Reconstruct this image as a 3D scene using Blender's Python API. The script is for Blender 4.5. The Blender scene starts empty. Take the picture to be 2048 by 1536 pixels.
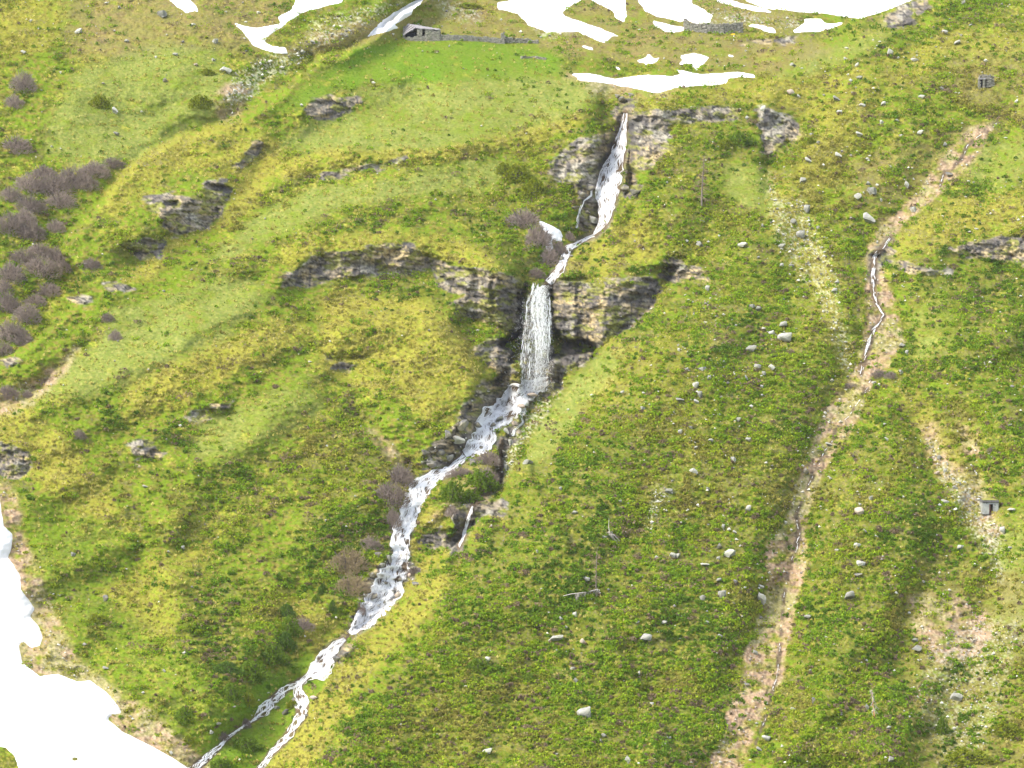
import bpy, math, random
import numpy as np
from mathutils import Vector, Matrix, Euler

SC = bpy.context.scene
# ------------------------------------------------------------------ camera
F = 5990.0                       # focal length in pixels of a 2048 px wide picture
camd = bpy.data.cameras.new("camera")
camd.sensor_width = 36.0
camd.lens = 36.0 * F / 2048.0
camd.clip_start = 1.0
camd.clip_end = 12000.0
cam = bpy.data.objects.new("camera", camd)
SC.collection.objects.link(cam)
cam.rotation_euler = (math.pi / 2, 0, 0)
SC.camera = cam
# ------------------------------------------------------------------ sky, sun, exposure
SUN = Vector((-0.70, -0.28, 0.74)).normalized()
w = bpy.data.worlds.new("World")
SC.world = w
w.use_nodes = True
nt = w.node_tree
sky = nt.nodes.new("ShaderNodeTexSky")
sky.sky_type = 'NISHITA'
sky.sun_disc = False
sky.sun_elevation = math.asin(SUN.z)
sky.sun_rotation = math.atan2(SUN.x, SUN.y)
sky.altitude = 1800
sky.air_density = 0.9
sky.dust_density = 2.0
bg = nt.nodes["Background"]
hs = nt.nodes.new('ShaderNodeHueSaturation')
hs.inputs['Saturation'].default_value = 0.45      # thin bright overcast
nt.links.new(sky.outputs[0], hs.inputs['Color'])
nt.links.new(hs.outputs[0], bg.inputs[0])
bg.inputs[1].default_value = 0.14
sl = bpy.data.lights.new("sun", 'SUN')
sl.energy = 1.75
sl.angle = math.radians(32.0)
sl.color = (1.0, 0.90, 0.74)
so = bpy.data.objects.new("sun", sl)
so.rotation_euler = SUN.to_track_quat('Z', 'Y').to_euler()
SC.collection.objects.link(so)
SC.view_settings.view_transform = 'Standard'
SC.view_settings.look = 'None'
SC.view_settings.gamma = 1.0
SC.view_settings.exposure = 2.0

HAZE = 0.00003
RNG = np.random.default_rng(7)
random.seed(7)

# ------------------------------------------------------------------ numpy helpers
def sstep(a, b, x):
    t = np.clip((x - a) / (b - a), 0, 1)
    return t * t * (3 - 2 * t)

def _hash(ix, iy, seed):
    h = (ix.astype(np.int64) * 374761393 + iy.astype(np.int64) * 668265263 + seed * 1442695041) & 0xffffffff
    h = ((h ^ (h >> 13)) * 1274126177) & 0xffffffff
    h = (h ^ (h >> 16)) & 0xffffffff
    h = (h * 2246822519) & 0xffffffff
    h = (h ^ (h >> 15)) & 0xffff
    return h.astype(np.float32) / 65535.0

def vnoise(x, y, seed=0):
    xf = np.floor(x); yf = np.floor(y)
    fx = (x - xf).astype(np.float32); fy = (y - yf).astype(np.float32)
    fx = fx * fx * (3 - 2 * fx); fy = fy * fy * (3 - 2 * fy)
    xi = xf.astype(np.int64); yi = yf.astype(np.int64)
    a = _hash(xi, yi, seed); b = _hash(xi + 1, yi, seed)
    c = _hash(xi, yi + 1, seed); d = _hash(xi + 1, yi + 1, seed)
    return (a * (1 - fx) + b * fx) * (1 - fy) + (c * (1 - fx) + d * fx) * fy * 1.0

def fbm(x, y, seed=0, oct=3, gain=0.5):
    s = 0; a = 1.0; t = 0
    x, y = .82 * x + .57 * y, .82 * y - .57 * x
    for i in range(oct):
        s = s + a * (vnoise(x + 17.3 * i, y - 9.1 * i, seed + i * 13) * 2 - 1)
        t += a
        # rotate between octaves so that no lattice shows
        x, y = (x * 1.6 + y * 1.2), (y * 1.6 - x * 1.2)
        a *= gain
    return s / t

# coarse field grid
GS = 4.0
GU = np.arange(-240, 2290, GS)
GV = np.arange(-240, 1780, GS)
CU, CV = np.meshgrid(GU, GV)

def seg_dist(pts, closed=False, widths=None):
    P = np.array(pts, float)
    n = len(P)
    best = np.full(CU.shape, 1e9)
    wb = np.zeros(CU.shape)
    rng = range(n if closed else n - 1)
    for i in rng:
        a = P[i]; b = P[(i + 1) % n]
        d = b - a
        L = max(d @ d, 1e-6)
        t = np.clip(((CU - a[0]) * d[0] + (CV - a[1]) * d[1]) / L, 0, 1)
        q = np.hypot(CU - a[0] - t * d[0], CV - a[1] - t * d[1])
        m = q < best
        best = np.where(m, q, best)
        if widths is not None:
            wb = np.where(m, widths[i] + t * (widths[(i + 1) % n] - widths[i]), wb)
    return (best, wb) if widths is not None else best

def sdf(pts):
    """positive inside the polygon, in picture-scale units"""
    P = np.array(pts, float)
    ins = np.zeros(CU.shape, bool)
    n = len(P)
    for i in range(n):
        x1, y1 = P[i]; x2, y2 = P[(i + 1) % n]
        if y1 == y2: continue
        c = ((y1 > CV) != (y2 > CV)) & (CU < (x2 - x1) * (CV - y1) / (y2 - y1) + x1)
        ins ^= c
    d = seg_dist(pts, True)
    return np.where(ins, d, -d)

def gblur(A, sig):
    """gaussian blur with sigma in picture units"""
    s = sig / GS
    pad = int(3 * s) + 2
    B = np.pad(A, pad, mode='edge')
    fy = np.fft.fftfreq(B.shape[0])[:, None]; fx = np.fft.rfftfreq(B.shape[1])[None, :]
    G = np.exp(-2 * (math.pi * s) ** 2 * (fx ** 2 + fy ** 2))
    B = np.fft.irfft2(np.fft.rfft2(B) * G, s=B.shape)
    return B[pad:-pad, pad:-pad]

def samp(A, u, v):
    x = np.clip((u - GU[0]) / GS, 0, len(GU) - 1.001); y = np.clip((v - GV[0]) / GS, 0, len(GV) - 1.001)
    xi = x.astype(int); yi = y.astype(int)
    fx = x - xi; fy = y - yi
    return (A[yi, xi] * (1 - fx) + A[yi, xi + 1] * fx) * (1 - fy) + (A[yi + 1, xi] * (1 - fx) + A[yi + 1, xi + 1] * fx) * fy

# ------------------------------------------------------------------ traced layout of the mountainside
ROCK = {
 'cliff_l': [(850,500),(865,535),(890,565),(930,585),(908,608),(930,635),(985,650),(1000,662),(1030,672),(1046,668),(1050,600),(1060,570),(1040,560),(1010,548),(960,538),(900,528),(870,510)],
 'cliff_r': [(1096,572),(1112,562),(1190,566),(1215,585),(1240,566),(1290,556),(1318,560),(1325,584),(1292,625),(1265,650),(1225,676),(1205,694),(1180,690),(1150,692),(1120,695),(1104,660)],
 'bluff':   [(958,684),(975,672),(1000,680),(1015,700),(1028,718),(1018,735),(1000,745),(985,742),(965,725),(952,705)],
 'ledge_r': [(1100,712),(1130,706),(1180,698),(1205,700),(1185,716),(1150,738),(1115,762),(1096,760)],
 'band':    [(560,566),(600,530),(640,508),(700,497),(770,492),(830,495),(862,502),(868,530),(820,545),(760,548),(700,558),(640,562),(590,575)],
 'cliff_w': [(285,400),(310,396),(370,400),(410,388),(415,365),(440,362),(466,374),(450,402),(432,430),(410,456),(380,470),(350,465),(322,455),(308,425)],
 'west_low':[(235,492),(262,482),(300,478),(330,492),(318,510),(285,514),(250,503)],
 'nick':    [(450,332),(480,322),(503,292),(520,277),(536,292),(528,312),(500,330),(478,344)],
 'top_w':   [(600,222),(620,203),(660,192),(700,196),(728,202),(690,228),(650,238),(620,238)],
 'mid_a':   [(647,712),(664,700),(700,697),(740,692),(732,708),(700,716),(670,720)],
 'mid_b':   [(660,728),(700,722),(738,730),(700,742),(672,740)],
 'bank_l':  [(990,745),(985,762),(955,778),(948,802),(922,820),(920,842),(900,852),(880,880),(852,900),(832,930),(862,942),(900,930),(930,905),(950,870),(965,845),(1000,815),(1040,782),(1042,745),(1010,735)],
 'bank_r':  [(1100,757),(1140,742),(1120,775),(1085,800),(1055,832),(1035,862),(1018,892),(1010,930),(1003,965),(985,960),(990,905),(1005,865),(1040,825),(1078,785)],
 'up_l':    [(1090,322),(1120,296),(1160,272),(1200,258),(1225,246),(1232,206),(1255,196),(1288,202),(1262,222),(1246,262),(1232,300),(1205,350),(1198,400),(1205,440),(1190,462),(1165,465),(1150,445),(1152,405),(1128,372),(1105,350)],
 'up_r':    [(1258,232),(1290,226),(1340,214),(1420,206),(1490,218),(1478,238),(1420,245),(1350,252),(1328,278),(1345,300),(1290,338),(1262,345),(1290,375),(1262,400),(1238,402),(1248,340),(1254,290)],
 'knob':    [(1510,216),(1530,211),(1590,240),(1610,256),(1600,276),(1570,292),(1535,316),(1516,302),(1520,250)],
 'crag':    [(1785,32),(1810,10),(1850,-5),(1866,14),(1838,36),(1800,54),(1750,58)],
 'east':    [(1905,500),(1950,482),(2000,472),(2080,462),(2080,530),(2000,530),(1950,516),(1925,516)],
 'shelf':   [(1330,512),(1368,508),(1388,530),(1412,556),(1350,566),(1318,556)],
 'side':    [(900,1064),(905,1032),(930,1012),(960,1000),(1002,1006),(1012,1018),(955,1040),(932,1090),(907,1106)],
 'side_b':  [(838,1068),(880,1052),(900,1062),(900,1090),(862,1095),(836,1090)],
 'low_a':   [(702,1258),(728,1182),(760,1122),(788,1088),(812,1098),(832,1150),(790,1200),(742,1250)],
 'low_b':   [(662,1312),(678,1290),(712,1296),(706,1318),(680,1330)],
 'left_a':  [(-40,872),(20,882),(60,902),(58,948),(30,958),(-40,930)],
 'left_b':  [(250,896),(290,890),(332,905),(318,925),(270,920)],
 'left_c':  [(368,828),(420,810),(478,795),(470,818),(420,832),(385,842)],
 'left_d':  [(200,566),(235,560),(272,572),(250,582),(215,578)],
 'left_e':  [(132,590),(160,582),(184,600),(165,616),(140,608)],
 'left_f':  [(-40,715),(10,716),(40,724),(20,734),(-40,736)],
 'upper_ed':[(640,340),(690,335),(760,330),(800,322),(760,340),(700,350),(655,352)],
 'ter_a':   [(1490,82),(1560,76),(1600,70),(1590,80),(1540,88)],
 'gul_a':   [(1740,500),(1772,496),(1800,520),(1840,530),(1900,545),(1840,552),(1780,535),(1762,545),(1742,540)],
 'strm_r':  [(1210,600),(1212,565),(1240,560),(1235,600),(1222,640)],
}
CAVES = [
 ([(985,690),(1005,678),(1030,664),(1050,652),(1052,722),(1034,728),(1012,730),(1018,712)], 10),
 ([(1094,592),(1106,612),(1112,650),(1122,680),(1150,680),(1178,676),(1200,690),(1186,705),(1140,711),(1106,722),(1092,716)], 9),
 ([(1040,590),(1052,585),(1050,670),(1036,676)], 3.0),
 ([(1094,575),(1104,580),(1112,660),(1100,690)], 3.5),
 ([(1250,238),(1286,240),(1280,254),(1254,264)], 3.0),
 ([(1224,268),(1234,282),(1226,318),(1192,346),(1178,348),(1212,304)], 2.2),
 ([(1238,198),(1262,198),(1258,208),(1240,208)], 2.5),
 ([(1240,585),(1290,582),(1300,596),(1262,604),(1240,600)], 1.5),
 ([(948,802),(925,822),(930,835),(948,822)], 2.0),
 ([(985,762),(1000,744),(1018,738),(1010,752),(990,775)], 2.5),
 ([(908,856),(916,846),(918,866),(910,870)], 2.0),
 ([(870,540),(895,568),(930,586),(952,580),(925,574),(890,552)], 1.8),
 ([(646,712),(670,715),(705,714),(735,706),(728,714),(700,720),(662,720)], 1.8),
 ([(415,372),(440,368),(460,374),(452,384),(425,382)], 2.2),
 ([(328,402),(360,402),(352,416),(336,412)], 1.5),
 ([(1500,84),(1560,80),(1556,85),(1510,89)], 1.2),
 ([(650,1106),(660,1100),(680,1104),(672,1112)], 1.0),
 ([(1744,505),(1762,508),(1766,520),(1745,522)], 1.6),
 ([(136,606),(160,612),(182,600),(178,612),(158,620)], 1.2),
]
SNOW = {
 'lower left valley': [(-240,930),(-10,960),(0,1000),(8,1052),(25,1068),(24,1095),(16,1115),(28,1130),(42,1155),(41,1178),(56,1197),(70,1218),(60,1233),(78,1252),(86,1275),(80,1292),(62,1296),(48,1284),(38,1290),(45,1325),(80,1352),(115,1347),(155,1363),(180,1360),(215,1385),(236,1410),(244,1426),(222,1431),(215,1438),(244,1462),(280,1480),(340,1512),(378,1536),(425,1575),(470,1640),(500,1780),(-240,1780)],
 'a1': [(335,-60),(338,0),(352,12),(372,28),(388,22),(398,28),(390,8),(375,-4),(372,-60)],
 'a2': [(466,44),(486,66),(506,92),(547,106),(578,108),(572,94),(545,92),(528,82),(545,68),(567,51),(601,27),(649,14),(686,4),(695,-40),(600,-40),(590,0),(581,20),(554,34),(560,46),(513,56)],
 'a3': [(730,77),(749,55),(775,32),(804,15),(838,-2),(850,-40),(866,-40),(850,-4),(831,17),(821,31),(787,50),(805,53),(780,63),(763,66)],
 'a4': [(992,5),(995,20),(1036,27),(1057,51),(1091,65),(1156,63),(1197,84),(1210,87),(1224,73),(1245,73),(1197,55),(1128,31),(1125,24),(1163,0),(1175,-40),(1040,-50),(1032,-2)],
 'a5': [(1180,0),(1206,12),(1228,27),(1232,34),(1251,46),(1254,27),(1251,3),(1255,-30),(1185,-30)],
 'a6': [(1275,-40),(1278,5),(1290,22),(1313,32),(1340,38),(1360,46),(1372,40),(1392,48),(1421,46),(1425,31),(1403,14),(1385,5),(1378,-40)],
 'a7': [(1299,39),(1312,54),(1327,63),(1350,65),(1373,61),(1368,54),(1348,51),(1330,46)],
 'a8': [(1480,-60),(1490,2),(1530,18),(1570,20),(1608,26),(1645,27),(1676,32),(1720,38),(1758,26),(1792,14),(1825,0),(1860,-20),(1880,-60)],
 'a9': [(1430,2),(1470,14),(1500,22),(1540,26),(1545,22),(1510,12),(1470,3),(1440,-6)],
 'b1': [(1485,49),(1512,57),(1539,66),(1558,68),(1546,55),(1512,47)],
 'b2': [(1606,38),(1611,44),(1584,60),(1587,66),(1638,64),(1673,54),(1700,44),(1652,46),(1640,37)],
 'b3': [(1358,109),(1363,120),(1355,132),(1379,127),(1392,141),(1400,133),(1421,116),(1406,109),(1389,105)],
 'b4': [(1144,146),(1156,161),(1231,170),(1282,179),(1316,187),(1350,176),(1403,172),(1454,168),(1459,157),(1485,155),(1509,156),(1511,149),(1478,143),(1399,147),(1345,137),(1362,147),(1345,152),(1299,149),(1231,157),(1180,147)],
 'b5': [(1157,92),(1174,98),(1192,104),(1183,93),(1168,90)],
 'b6': [(1256,122),(1289,127),(1289,133),(1310,126),(1326,112),(1310,116),(1299,105),(1294,113),(1282,119)],
 'b7': [(1228,131),(1236,141),(1246,141),(1238,133)],
 'b8': [(1450,107),(1458,114),(1474,115),(1462,108)],
 'c1': [(1074,438),(1084,458),(1090,478),(1094,500),(1102,510),(1109,505),(1105,480),(1124,484),(1128,470),(1122,460),(1100,449)],
}
SNOWLAB = {
 'lower left valley': "vast white snowfield filling the lower left corner below the green slope",
 'a1': "small white snow streak at the top of the brown slope, far left",
 'a2': "forked white snow patch on the stony slope, left of the stone hut",
 'a3': "slanting white wedge of snow touching the left side of the stone hut",
 'a4': "large white snow tongue slanting down to the right of the stone hut",
 'a5': "narrow white snow strip just right of the large slanting snow tongue",
 'a6': "broad white snow patch directly above the ruined stone wall",
 'a7': "thin white snow sliver at the left foot of the ruined stone wall",
 'a8': "broadest white snowfield along the top edge beside the upper right ridge",
 'a9': "long thin snow strip under the broad upper right snowfield",
 'b1': "short snow wedge at the right end of the ruined stone wall",
 'b2': "two-pronged white snow patch below the broad upper right snowfield",
 'b3': "star-shaped white snow patch just above the long snow band",
 'b4': "long white snow band on the rim above the highest waterfall",
 'b5': "small snow dash below the tip of the large slanting snow tongue",
 'b6': "small zigzag snow patch just above the left of the long snow band",
 'b7': "tiny snow speck above the left end of the long snow band",
 'b8': "tiny snow speck right of the star-shaped snow patch",
 'c1': "small leftover snow patch in the gully beside bare bushes below the upper waterfall",
}
# cover regions: kind, softness, strength, polygon
COVER = [
 ('G', 22, .95, [(160,330),(90,300),(90,250),(150,150),(240,110),(330,85),(430,100),(470,180),(440,225),(330,285),(230,330)]),
 ('G', 20, .9, [(540,300),(640,240),(760,215),(850,180),(1150,165),(1215,185),(1140,235),(1000,270),(880,300),(760,305),(640,300)]),
 ('G', 18, .85, [(500,440),(620,380),(800,355),(960,320),(1010,340),(980,380),(840,395),(700,410),(590,455),(480,510),(420,520)]),
 ('G', 18, .85, [(330,590),(400,565),(500,560),(540,600),(470,650),(420,700),(300,760),(200,790),(100,800),(60,800),(200,680),(230,620)]),
 ('G', 25, .7, [(400,850),(520,790),(620,760),(650,810),(560,880),(440,930),(380,900)]),
 ('L', 25, .35, [(25,1000),(110,1010),(230,1050),(270,1150),(330,1290),(420,1370),(490,1420),(400,1536),(350,1500),(240,1400),(120,1300),(95,1230),(60,1150)]),
 ('L', 14, .9, [(440,1400),(520,1360),(620,1310),(660,1345),(600,1480),(540,1560),(380,1560),(420,1460)]),
 ('L', 16, 1., [(560,220),(640,150),(740,88),(850,80),(1000,84),(1080,98),(1130,125),(1110,148),(960,158),(850,166),(760,160),(690,170),(640,200)]),
 ('G', 18, .9, [(700,190),(780,172),(960,160),(1130,148),(1230,172),(1130,190),(860,190),(760,215)]),
 ('G', 14, .95, [(1205,700),(1130,775),(1070,860),(1045,930),(1060,950),(1110,900),(1160,830),(1240,740),(1255,690)]),
 ('G', 14, .9, [(1450,330),(1520,330),(1560,400),(1545,440),(1500,420),(1450,380)]),
 ('G', 14, .8, [(1820,640),(1880,560),(1920,620),(1900,700),(1830,720)]),
 ('G', 16, .8, [(1920,360),(1960,290),(2060,270),(2060,350),(1990,380)]),
 ('G', 16, .8, [(1560,150),(1640,100),(1740,70),(1790,60),(1700,120),(1620,160)]),
 ('G', 25, .6, [(1990,1060),(2060,1020),(2060,1320),(1990,1250)]),
 ('W', 25, .95, [(120,10),(330,-40),(600,-60),(560,60),(500,110),(440,100),(340,80),(230,110),(150,110)]),
 ('W', 15, .9, [(560,100),(640,60),(760,40),(850,20),(960,45),(1090,75),(1300,60),(1600,80),(1660,100),(1560,140),(1500,140),(1340,130),(1140,110),(1060,85),(860,66),(740,84),(640,105)]),
 ('W', 15, .8, [(830,-60),(1560,-60),(1600,60),(1400,60),(1100,80),(860,50)]),
 ('W', 14, .7, [(1700,330),(1850,260),(1960,250),(1870,350),(1760,430),(1700,400)]),
 ('W', 18, .6, [(1880,100),(2060,90),(2060,240),(1980,230),(1900,180)]),
 ('W', 10, .7, [(880,1000),(930,900),(990,895),(1000,960),(940,1000)]),
 ('B', 10, .95, [(560,330),(640,300),(760,305),(880,300),(1000,272),(1100,245),(1190,225),(1150,260),(1060,290),(900,325),(780,328),(640,340),(560,360)]),
 ('B', 10, .9, [(380,330),(520,260),(560,290),(560,340),(500,420),(420,460),(330,510),(300,560),(250,560),(330,480),(440,440),(470,380)]),
 ('B', 12, .9, [(230,350),(350,275),(470,235),(500,255),(420,300),(330,360),(300,395),(240,430),(200,430)]),
 ('B', 12, .9, [(560,500),(640,470),(760,465),(880,470),(1000,520),(1000,545),(880,520),(760,490),(640,505),(580,540)]),
 ('B', 14, .85, [(640,600),(760,590),(860,600),(920,650),(950,700),(970,770),(920,800),(860,840),(780,800),(640,740)]),
 ('B', 14, .9, [(260,760),(400,700),(560,640),(620,660),(520,730),(400,790),(300,830),(240,850)]),
 ('B', 14, .9, [(-20,830),(60,820),(130,880),(190,960),(240,1020),(200,1040),(120,1000),(40,930),(-20,880)]),
 ('B', 12, .6, [(200,1180),(330,1100),(420,1090),(420,1170),(360,1240),(330,1300),(270,1240)]),
 ('B', 9, .9, [(525,1545),(600,1440),(720,1265),(800,1200),(870,1150),(905,1150),(850,1230),(760,1330),(680,1430),(620,1545)]),
 ('B', 14, .8, [(1130,540),(1160,490),(1280,440),(1330,470),(1300,540),(1200,560)]),
 ('B', 12, .9, [(1800,470),(1900,400),(2060,380),(2060,455),(1930,480),(1850,505),(1790,520)]),
 ('B', 14, .7, [(1400,130),(1500,160),(1700,150),(1900,60),(2060,70),(2060,110),(1900,110),(1760,200),(1700,300),(1620,240),(1450,190)]),
 ('B', 14, .7, [(1290,210),(1330,185),(1500,175),(1600,220),(1520,210),(1400,200)]),
 ('B', 14, .6, [(1080,600),(1300,700),(1400,640),(1340,800),(1200,850),(1150,820),(1250,720)]),
 ('B', 12, .8, [(0,20),(60,-20),(130,10),(110,90),(60,110),(0,120)]),
 ('B', 10, .8, [(560,1180),(640,1210),(690,1270),(640,1310),(580,1290),(560,1240)]),
 ('B', 9, .9, [(800,1100),(820,1040),(850,1000),(900,1040),(900,1060),(840,1070),(830,1130),(880,1110),(960,1060),(860,1140),(810,1190)]),
 ('B', 12, .75, [(1535,330),(1565,350),(1610,430),(1665,560),(1712,740),(1690,748),(1640,620),(1575,500),(1545,430)]),
 ('B', 12, .7, [(1640,130),(1700,200),(1680,330),(1620,420),(1600,330),(1650,240),(1620,160)]),
 ('B', 12, .7, [(1780,765),(1830,770),(1880,850),(1960,960),(2010,1060),(1960,1060),(1880,960),(1840,860)]),
 ('W', 18, .5, [(1850,1100),(2050,1150),(2050,1560),(1830,1560),(1800,1350)]),
 ('D', 6, 1., [(1990,245),(1960,285),(1930,330),(1890,372),(1850,410),(1800,442),(1785,470),(1762,510),(1768,560),(1790,640),(1800,680),(1775,735),(1742,765),(1695,860),(1652,920),(1622,980),(1606,1060),(1602,1150),(1582,1250),(1560,1350),(1512,1440),(1472,1550),(1420,1550),(1458,1440),(1490,1360),(1500,1290),(1530,1220),(1540,1150),(1528,1100),(1570,1060),(1600,960),(1640,860),(1680,785),(1715,745),(1742,640),(1738,560),(1740,500),(1760,450),(1830,400),(1880,335),(1940,265)]),
 ('D', 10, .9, [(-20,800),(40,770),(90,745),(150,700),(130,740),(80,785),(30,820),(-20,830)]),
 ('D', 10, .9, [(0,960),(30,990),(60,1120),(100,1220),(150,1320),(260,1400),(380,1500),(440,1560),(380,1560),(200,1420),(90,1360),(20,1290),(0,1100)]),
 ('D', 14, .8, [(1820,1200),(1920,1190),(1990,1250),(1960,1310),(1880,1320),(1830,1270)]),
 ('D', 12, .7, [(1845,860),(1870,850),(1900,920),(1960,960),(2000,1060),(1980,1090),(1930,1000),(1880,950)]),
 ('D', 10, .7, [(1920,830),(1950,860),(1960,900),(1935,910),(1925,880)]),
 ('D', 12, .6, [(1140,150),(1230,165),(1320,180),(1350,185),(1250,200),(1190,185)]),
 ('D', 8, .7, [(450,170),(500,180),(470,225),(440,235),(430,200)]),
 ('D', 8, .7, [(860,1040),(930,985),(985,970),(960,1000),(905,1030)]),
 ('D', 8, .7, [(700,1265),(720,1250),(640,1330),(620,1345),(640,1320)]),
 ('D', 8, .7, [(740,860),(780,890),(800,930),(780,930),(750,890)]),
 ('S', 8, .8, [(470,150),(540,105),(600,95),(640,100),(560,150),(510,190),(460,215),(450,200)]),
 ('S', 12, .7, [(640,40),(760,10),(800,0),(730,60),(650,90),(600,90)]),
 ('S', 12, .6, [(870,0),(960,20),(960,45),(900,40)]),
 ('S', 12, .7, [(1130,40),(1060,45),(1080,75),(1150,70)]),
 ('S', 10, .7, [(1430,20),(1600,40),(1600,60),(1480,45),(1400,55)]),
 ('S', 8, .9, [(1310,970),(1340,985),(1325,1030),(1300,1070),(1290,1055)]),
 ('S', 12, .8, [(1560,400),(1600,400),(1640,480),(1670,560),(1690,640),(1710,740),(1690,740),(1650,620),(1590,530),(1550,480)]),
 ('S', 12, .75, [(1860,880),(1890,920),(1960,1000),(2000,1060),(2000,1160),(1950,1080),(1880,960)]),
 ('S', 18, .42, [(1850,1310),(1930,1250),(2040,1240),(2030,1330),(1950,1560),(1890,1560),(1840,1400)]),
 ('S', 12, .6, [(1540,340),(1555,360),(1565,440),(1550,440),(1535,380)]),
 ('S', 8, .9, [(1072,740),(1130,760),(1090,830),(1040,900),(1015,960),(990,960),(1010,880)]),
]
HCOV = [(16, [(640,880),(760,900),(830,945),(805,1000),(775,1100),(715,1235),(640,1190),(600,1080),(610,950)]),
 (22, [(400,1120),(600,1200),(590,1330),(500,1400),(420,1440),(340,1440),(340,1280)]),
 (14, [(870,930),(1000,900),(995,975),(930,1000),(890,1020),(860,1000)]),
 (20, [(760,520),(860,540),(900,600),(820,600),(740,590)]), (18, [(900,400),(1000,380),(1080,480),(1040,540),(960,500),(900,440)]),
 (25, [(1120,850),(1400,620),(1640,760),(1640,900),(1540,1090),(1480,1330),(1420,1560),(640,1560),(900,1200),(1000,1000)]),
 (20, [(1790,790),(1850,900),(1880,1100),(1800,1250),(1820,1560),(1560,1560),(1630,1200),(1640,980)]),
 (25, [(1800,560),(2090,540),(2090,1000),(2000,960),(1900,760)]), (20, [(1340,300),(1560,460),(1640,640),(1700,760),(1560,800),(1350,560),(1280,420)]),
 (12, [(1090,310),(1120,330),(1110,400),(1030,420),(980,370),(1000,330)])]
# water courses: pts = (u, v, width)
WATER = {
 'upper': [(1251,226,7),(1246,262,13),(1241,285,22),(1236,310,26),(1223,345,38),(1215,380,44),(1212,410,32),(1211,430,26),(1203,452,15),(1188,470,7)],
 'mid': [(1188,470,6),(1160,484,5),(1136,497,13),(1130,515,13),(1122,535,14),(1108,552,11),(1097,566,16)],
 'casc1': [(1098,757,10),(1075,772,22),(1042,790,44),(1005,820,44),(975,848,38),(972,872,32),(958,890,34),(930,910,14)],
 'casc2': [(930,912,12),(900,940,12),(862,958,24),(842,978,34),(826,1010,30),(812,1045,34),(800,1075,32),(803,1108,26),(792,1140,38),(772,1180,50),(748,1215,40),(722,1245,26),(700,1268,10)],
 'casc3': [(690,1278,8),(672,1290,12),(655,1315,28),(636,1342,34),(618,1353,12),(602,1364,10)],
 'left': [(602,1364,9),(578,1374,12),(552,1394,15),(526,1422,18),(510,1438,6),(488,1452,4),(462,1470,5),(440,1492,8),(418,1512,12),(395,1532,16),(370,1556,16)],
 'right': [(600,1362,10),(596,1380,13),(604,1405,24),(604,1430,20),(590,1452,14),(566,1484,12),(542,1508,10),(522,1534,10),(505,1556,10)],
 'side': [(1003,880,3),(1002,930,3),(1000,965,3),(980,985,3),(945,1012,4),(936,1040,6),(928,1070,6),(918,1094,4)],
 'b1': [(1996,246,4),(1962,268,5),(1934,292,5),(1922,320,4),(1888,344,4),(1880,374,3)],
 'b2': [(1780,476,4),(1766,494,5),(1749,512,9),(1746,550,9),(1748,590,7),(1755,610,4),(1768,630,5),(1758,646,3),(1745,662,8),(1736,695,10),(1728,722,8),(1722,748,5)],
 'b3': [(1742,762,5),(1700,830,2),(1672,855,3),(1664,885,3),(1650,900,3),(1640,925,6),(1630,942,4),(1615,975,3),(1592,1030,3),(1598,1060,6),(1594,1092,8),(1580,1130,2),(1568,1190,3),(1562,1260,3),(1556,1340,5),(1546,1380,4),(1530,1440,3),(1510,1490,2)],
}
edge_C = [(1262,196),(1300,186),(1360,178),(1460,170),(1520,166),(1600,120),(1660,92),(1730,58),(1790,20),(1850,-10),(1920,-60),(2000,-240),(2300,-240),(2300,1800),(440,1800),(530,1536),(590,1440),(650,1345),(720,1262),(790,1200),(860,1136),(950,1056),(1000,1000),(1045,930),(1060,880),(1110,800),(1150,750),(1200,702),(1240,672),(1290,630),(1335,578),(1352,534),(1240,545),(1110,561),(1134,535),(1155,494),(1196,464),(1222,440),(1245,405),(1270,360),(1262,300),(1256,240)]
edge_B = [(850,-10),(800,20),(740,78),(690,105),(640,112),(600,148),(560,182),(520,210),(470,232),(420,255),(350,276),(290,305),(240,345),(205,395),(180,425),(140,465),(125,505),(150,545),(165,590),(115,637),(60,685),(0,719),(-60,745),(-260,800),(-260,1800),(2300,1800),(2300,-260),(900,-260)]
edge_low = [(-260,830),(0,830),(60,790),(110,745),(160,700),(230,680),(400,620),(900,620),(1500,1800),(-260,1800)]
lobe = [(1790,775),(1830,830),(1858,900),(1890,1000),(1880,1100),(1830,1200),(1820,1330),(1840,1560),(1500,1560),(1570,1400),(1600,1250),(1622,1100),(1640,1000),(1690,890),(1740,800)]
lobe2 = [(1790,520),(1900,540),(2080,540),(2080,1000),(2010,960),(1960,860),(1900,800),(1830,740),(1810,680),(1800,600)]
island = [(905,935),(960,898),(1000,895),(1005,950),(985,975),(930,1005),(890,1040),(870,1060),(835,1060),(830,1030),(850,985)]

# ------------------------------------------------------------------ relief (distance from the valley viewpoint)
def profile(vs, ang):
    """distance along the slope going up the picture for slope angle ang(v)"""
    o = np.argsort(-vs)
    Y = np.zeros(len(vs)); y = None
    last = None
    for k in o:
        v = vs[k]
        if last is None:
            y = 470.0 if v > 3000 else None
        if y is None: y = 470.0
        else:
            if last is not None:
                dv = last - v
                e = (768 - v) / F
                t = math.tan(math.radians(ang(v)))
                y = y + dv * (y / F) / max(t - e, 0.05)
        Y[k] = y; last = v
    return Y

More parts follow.
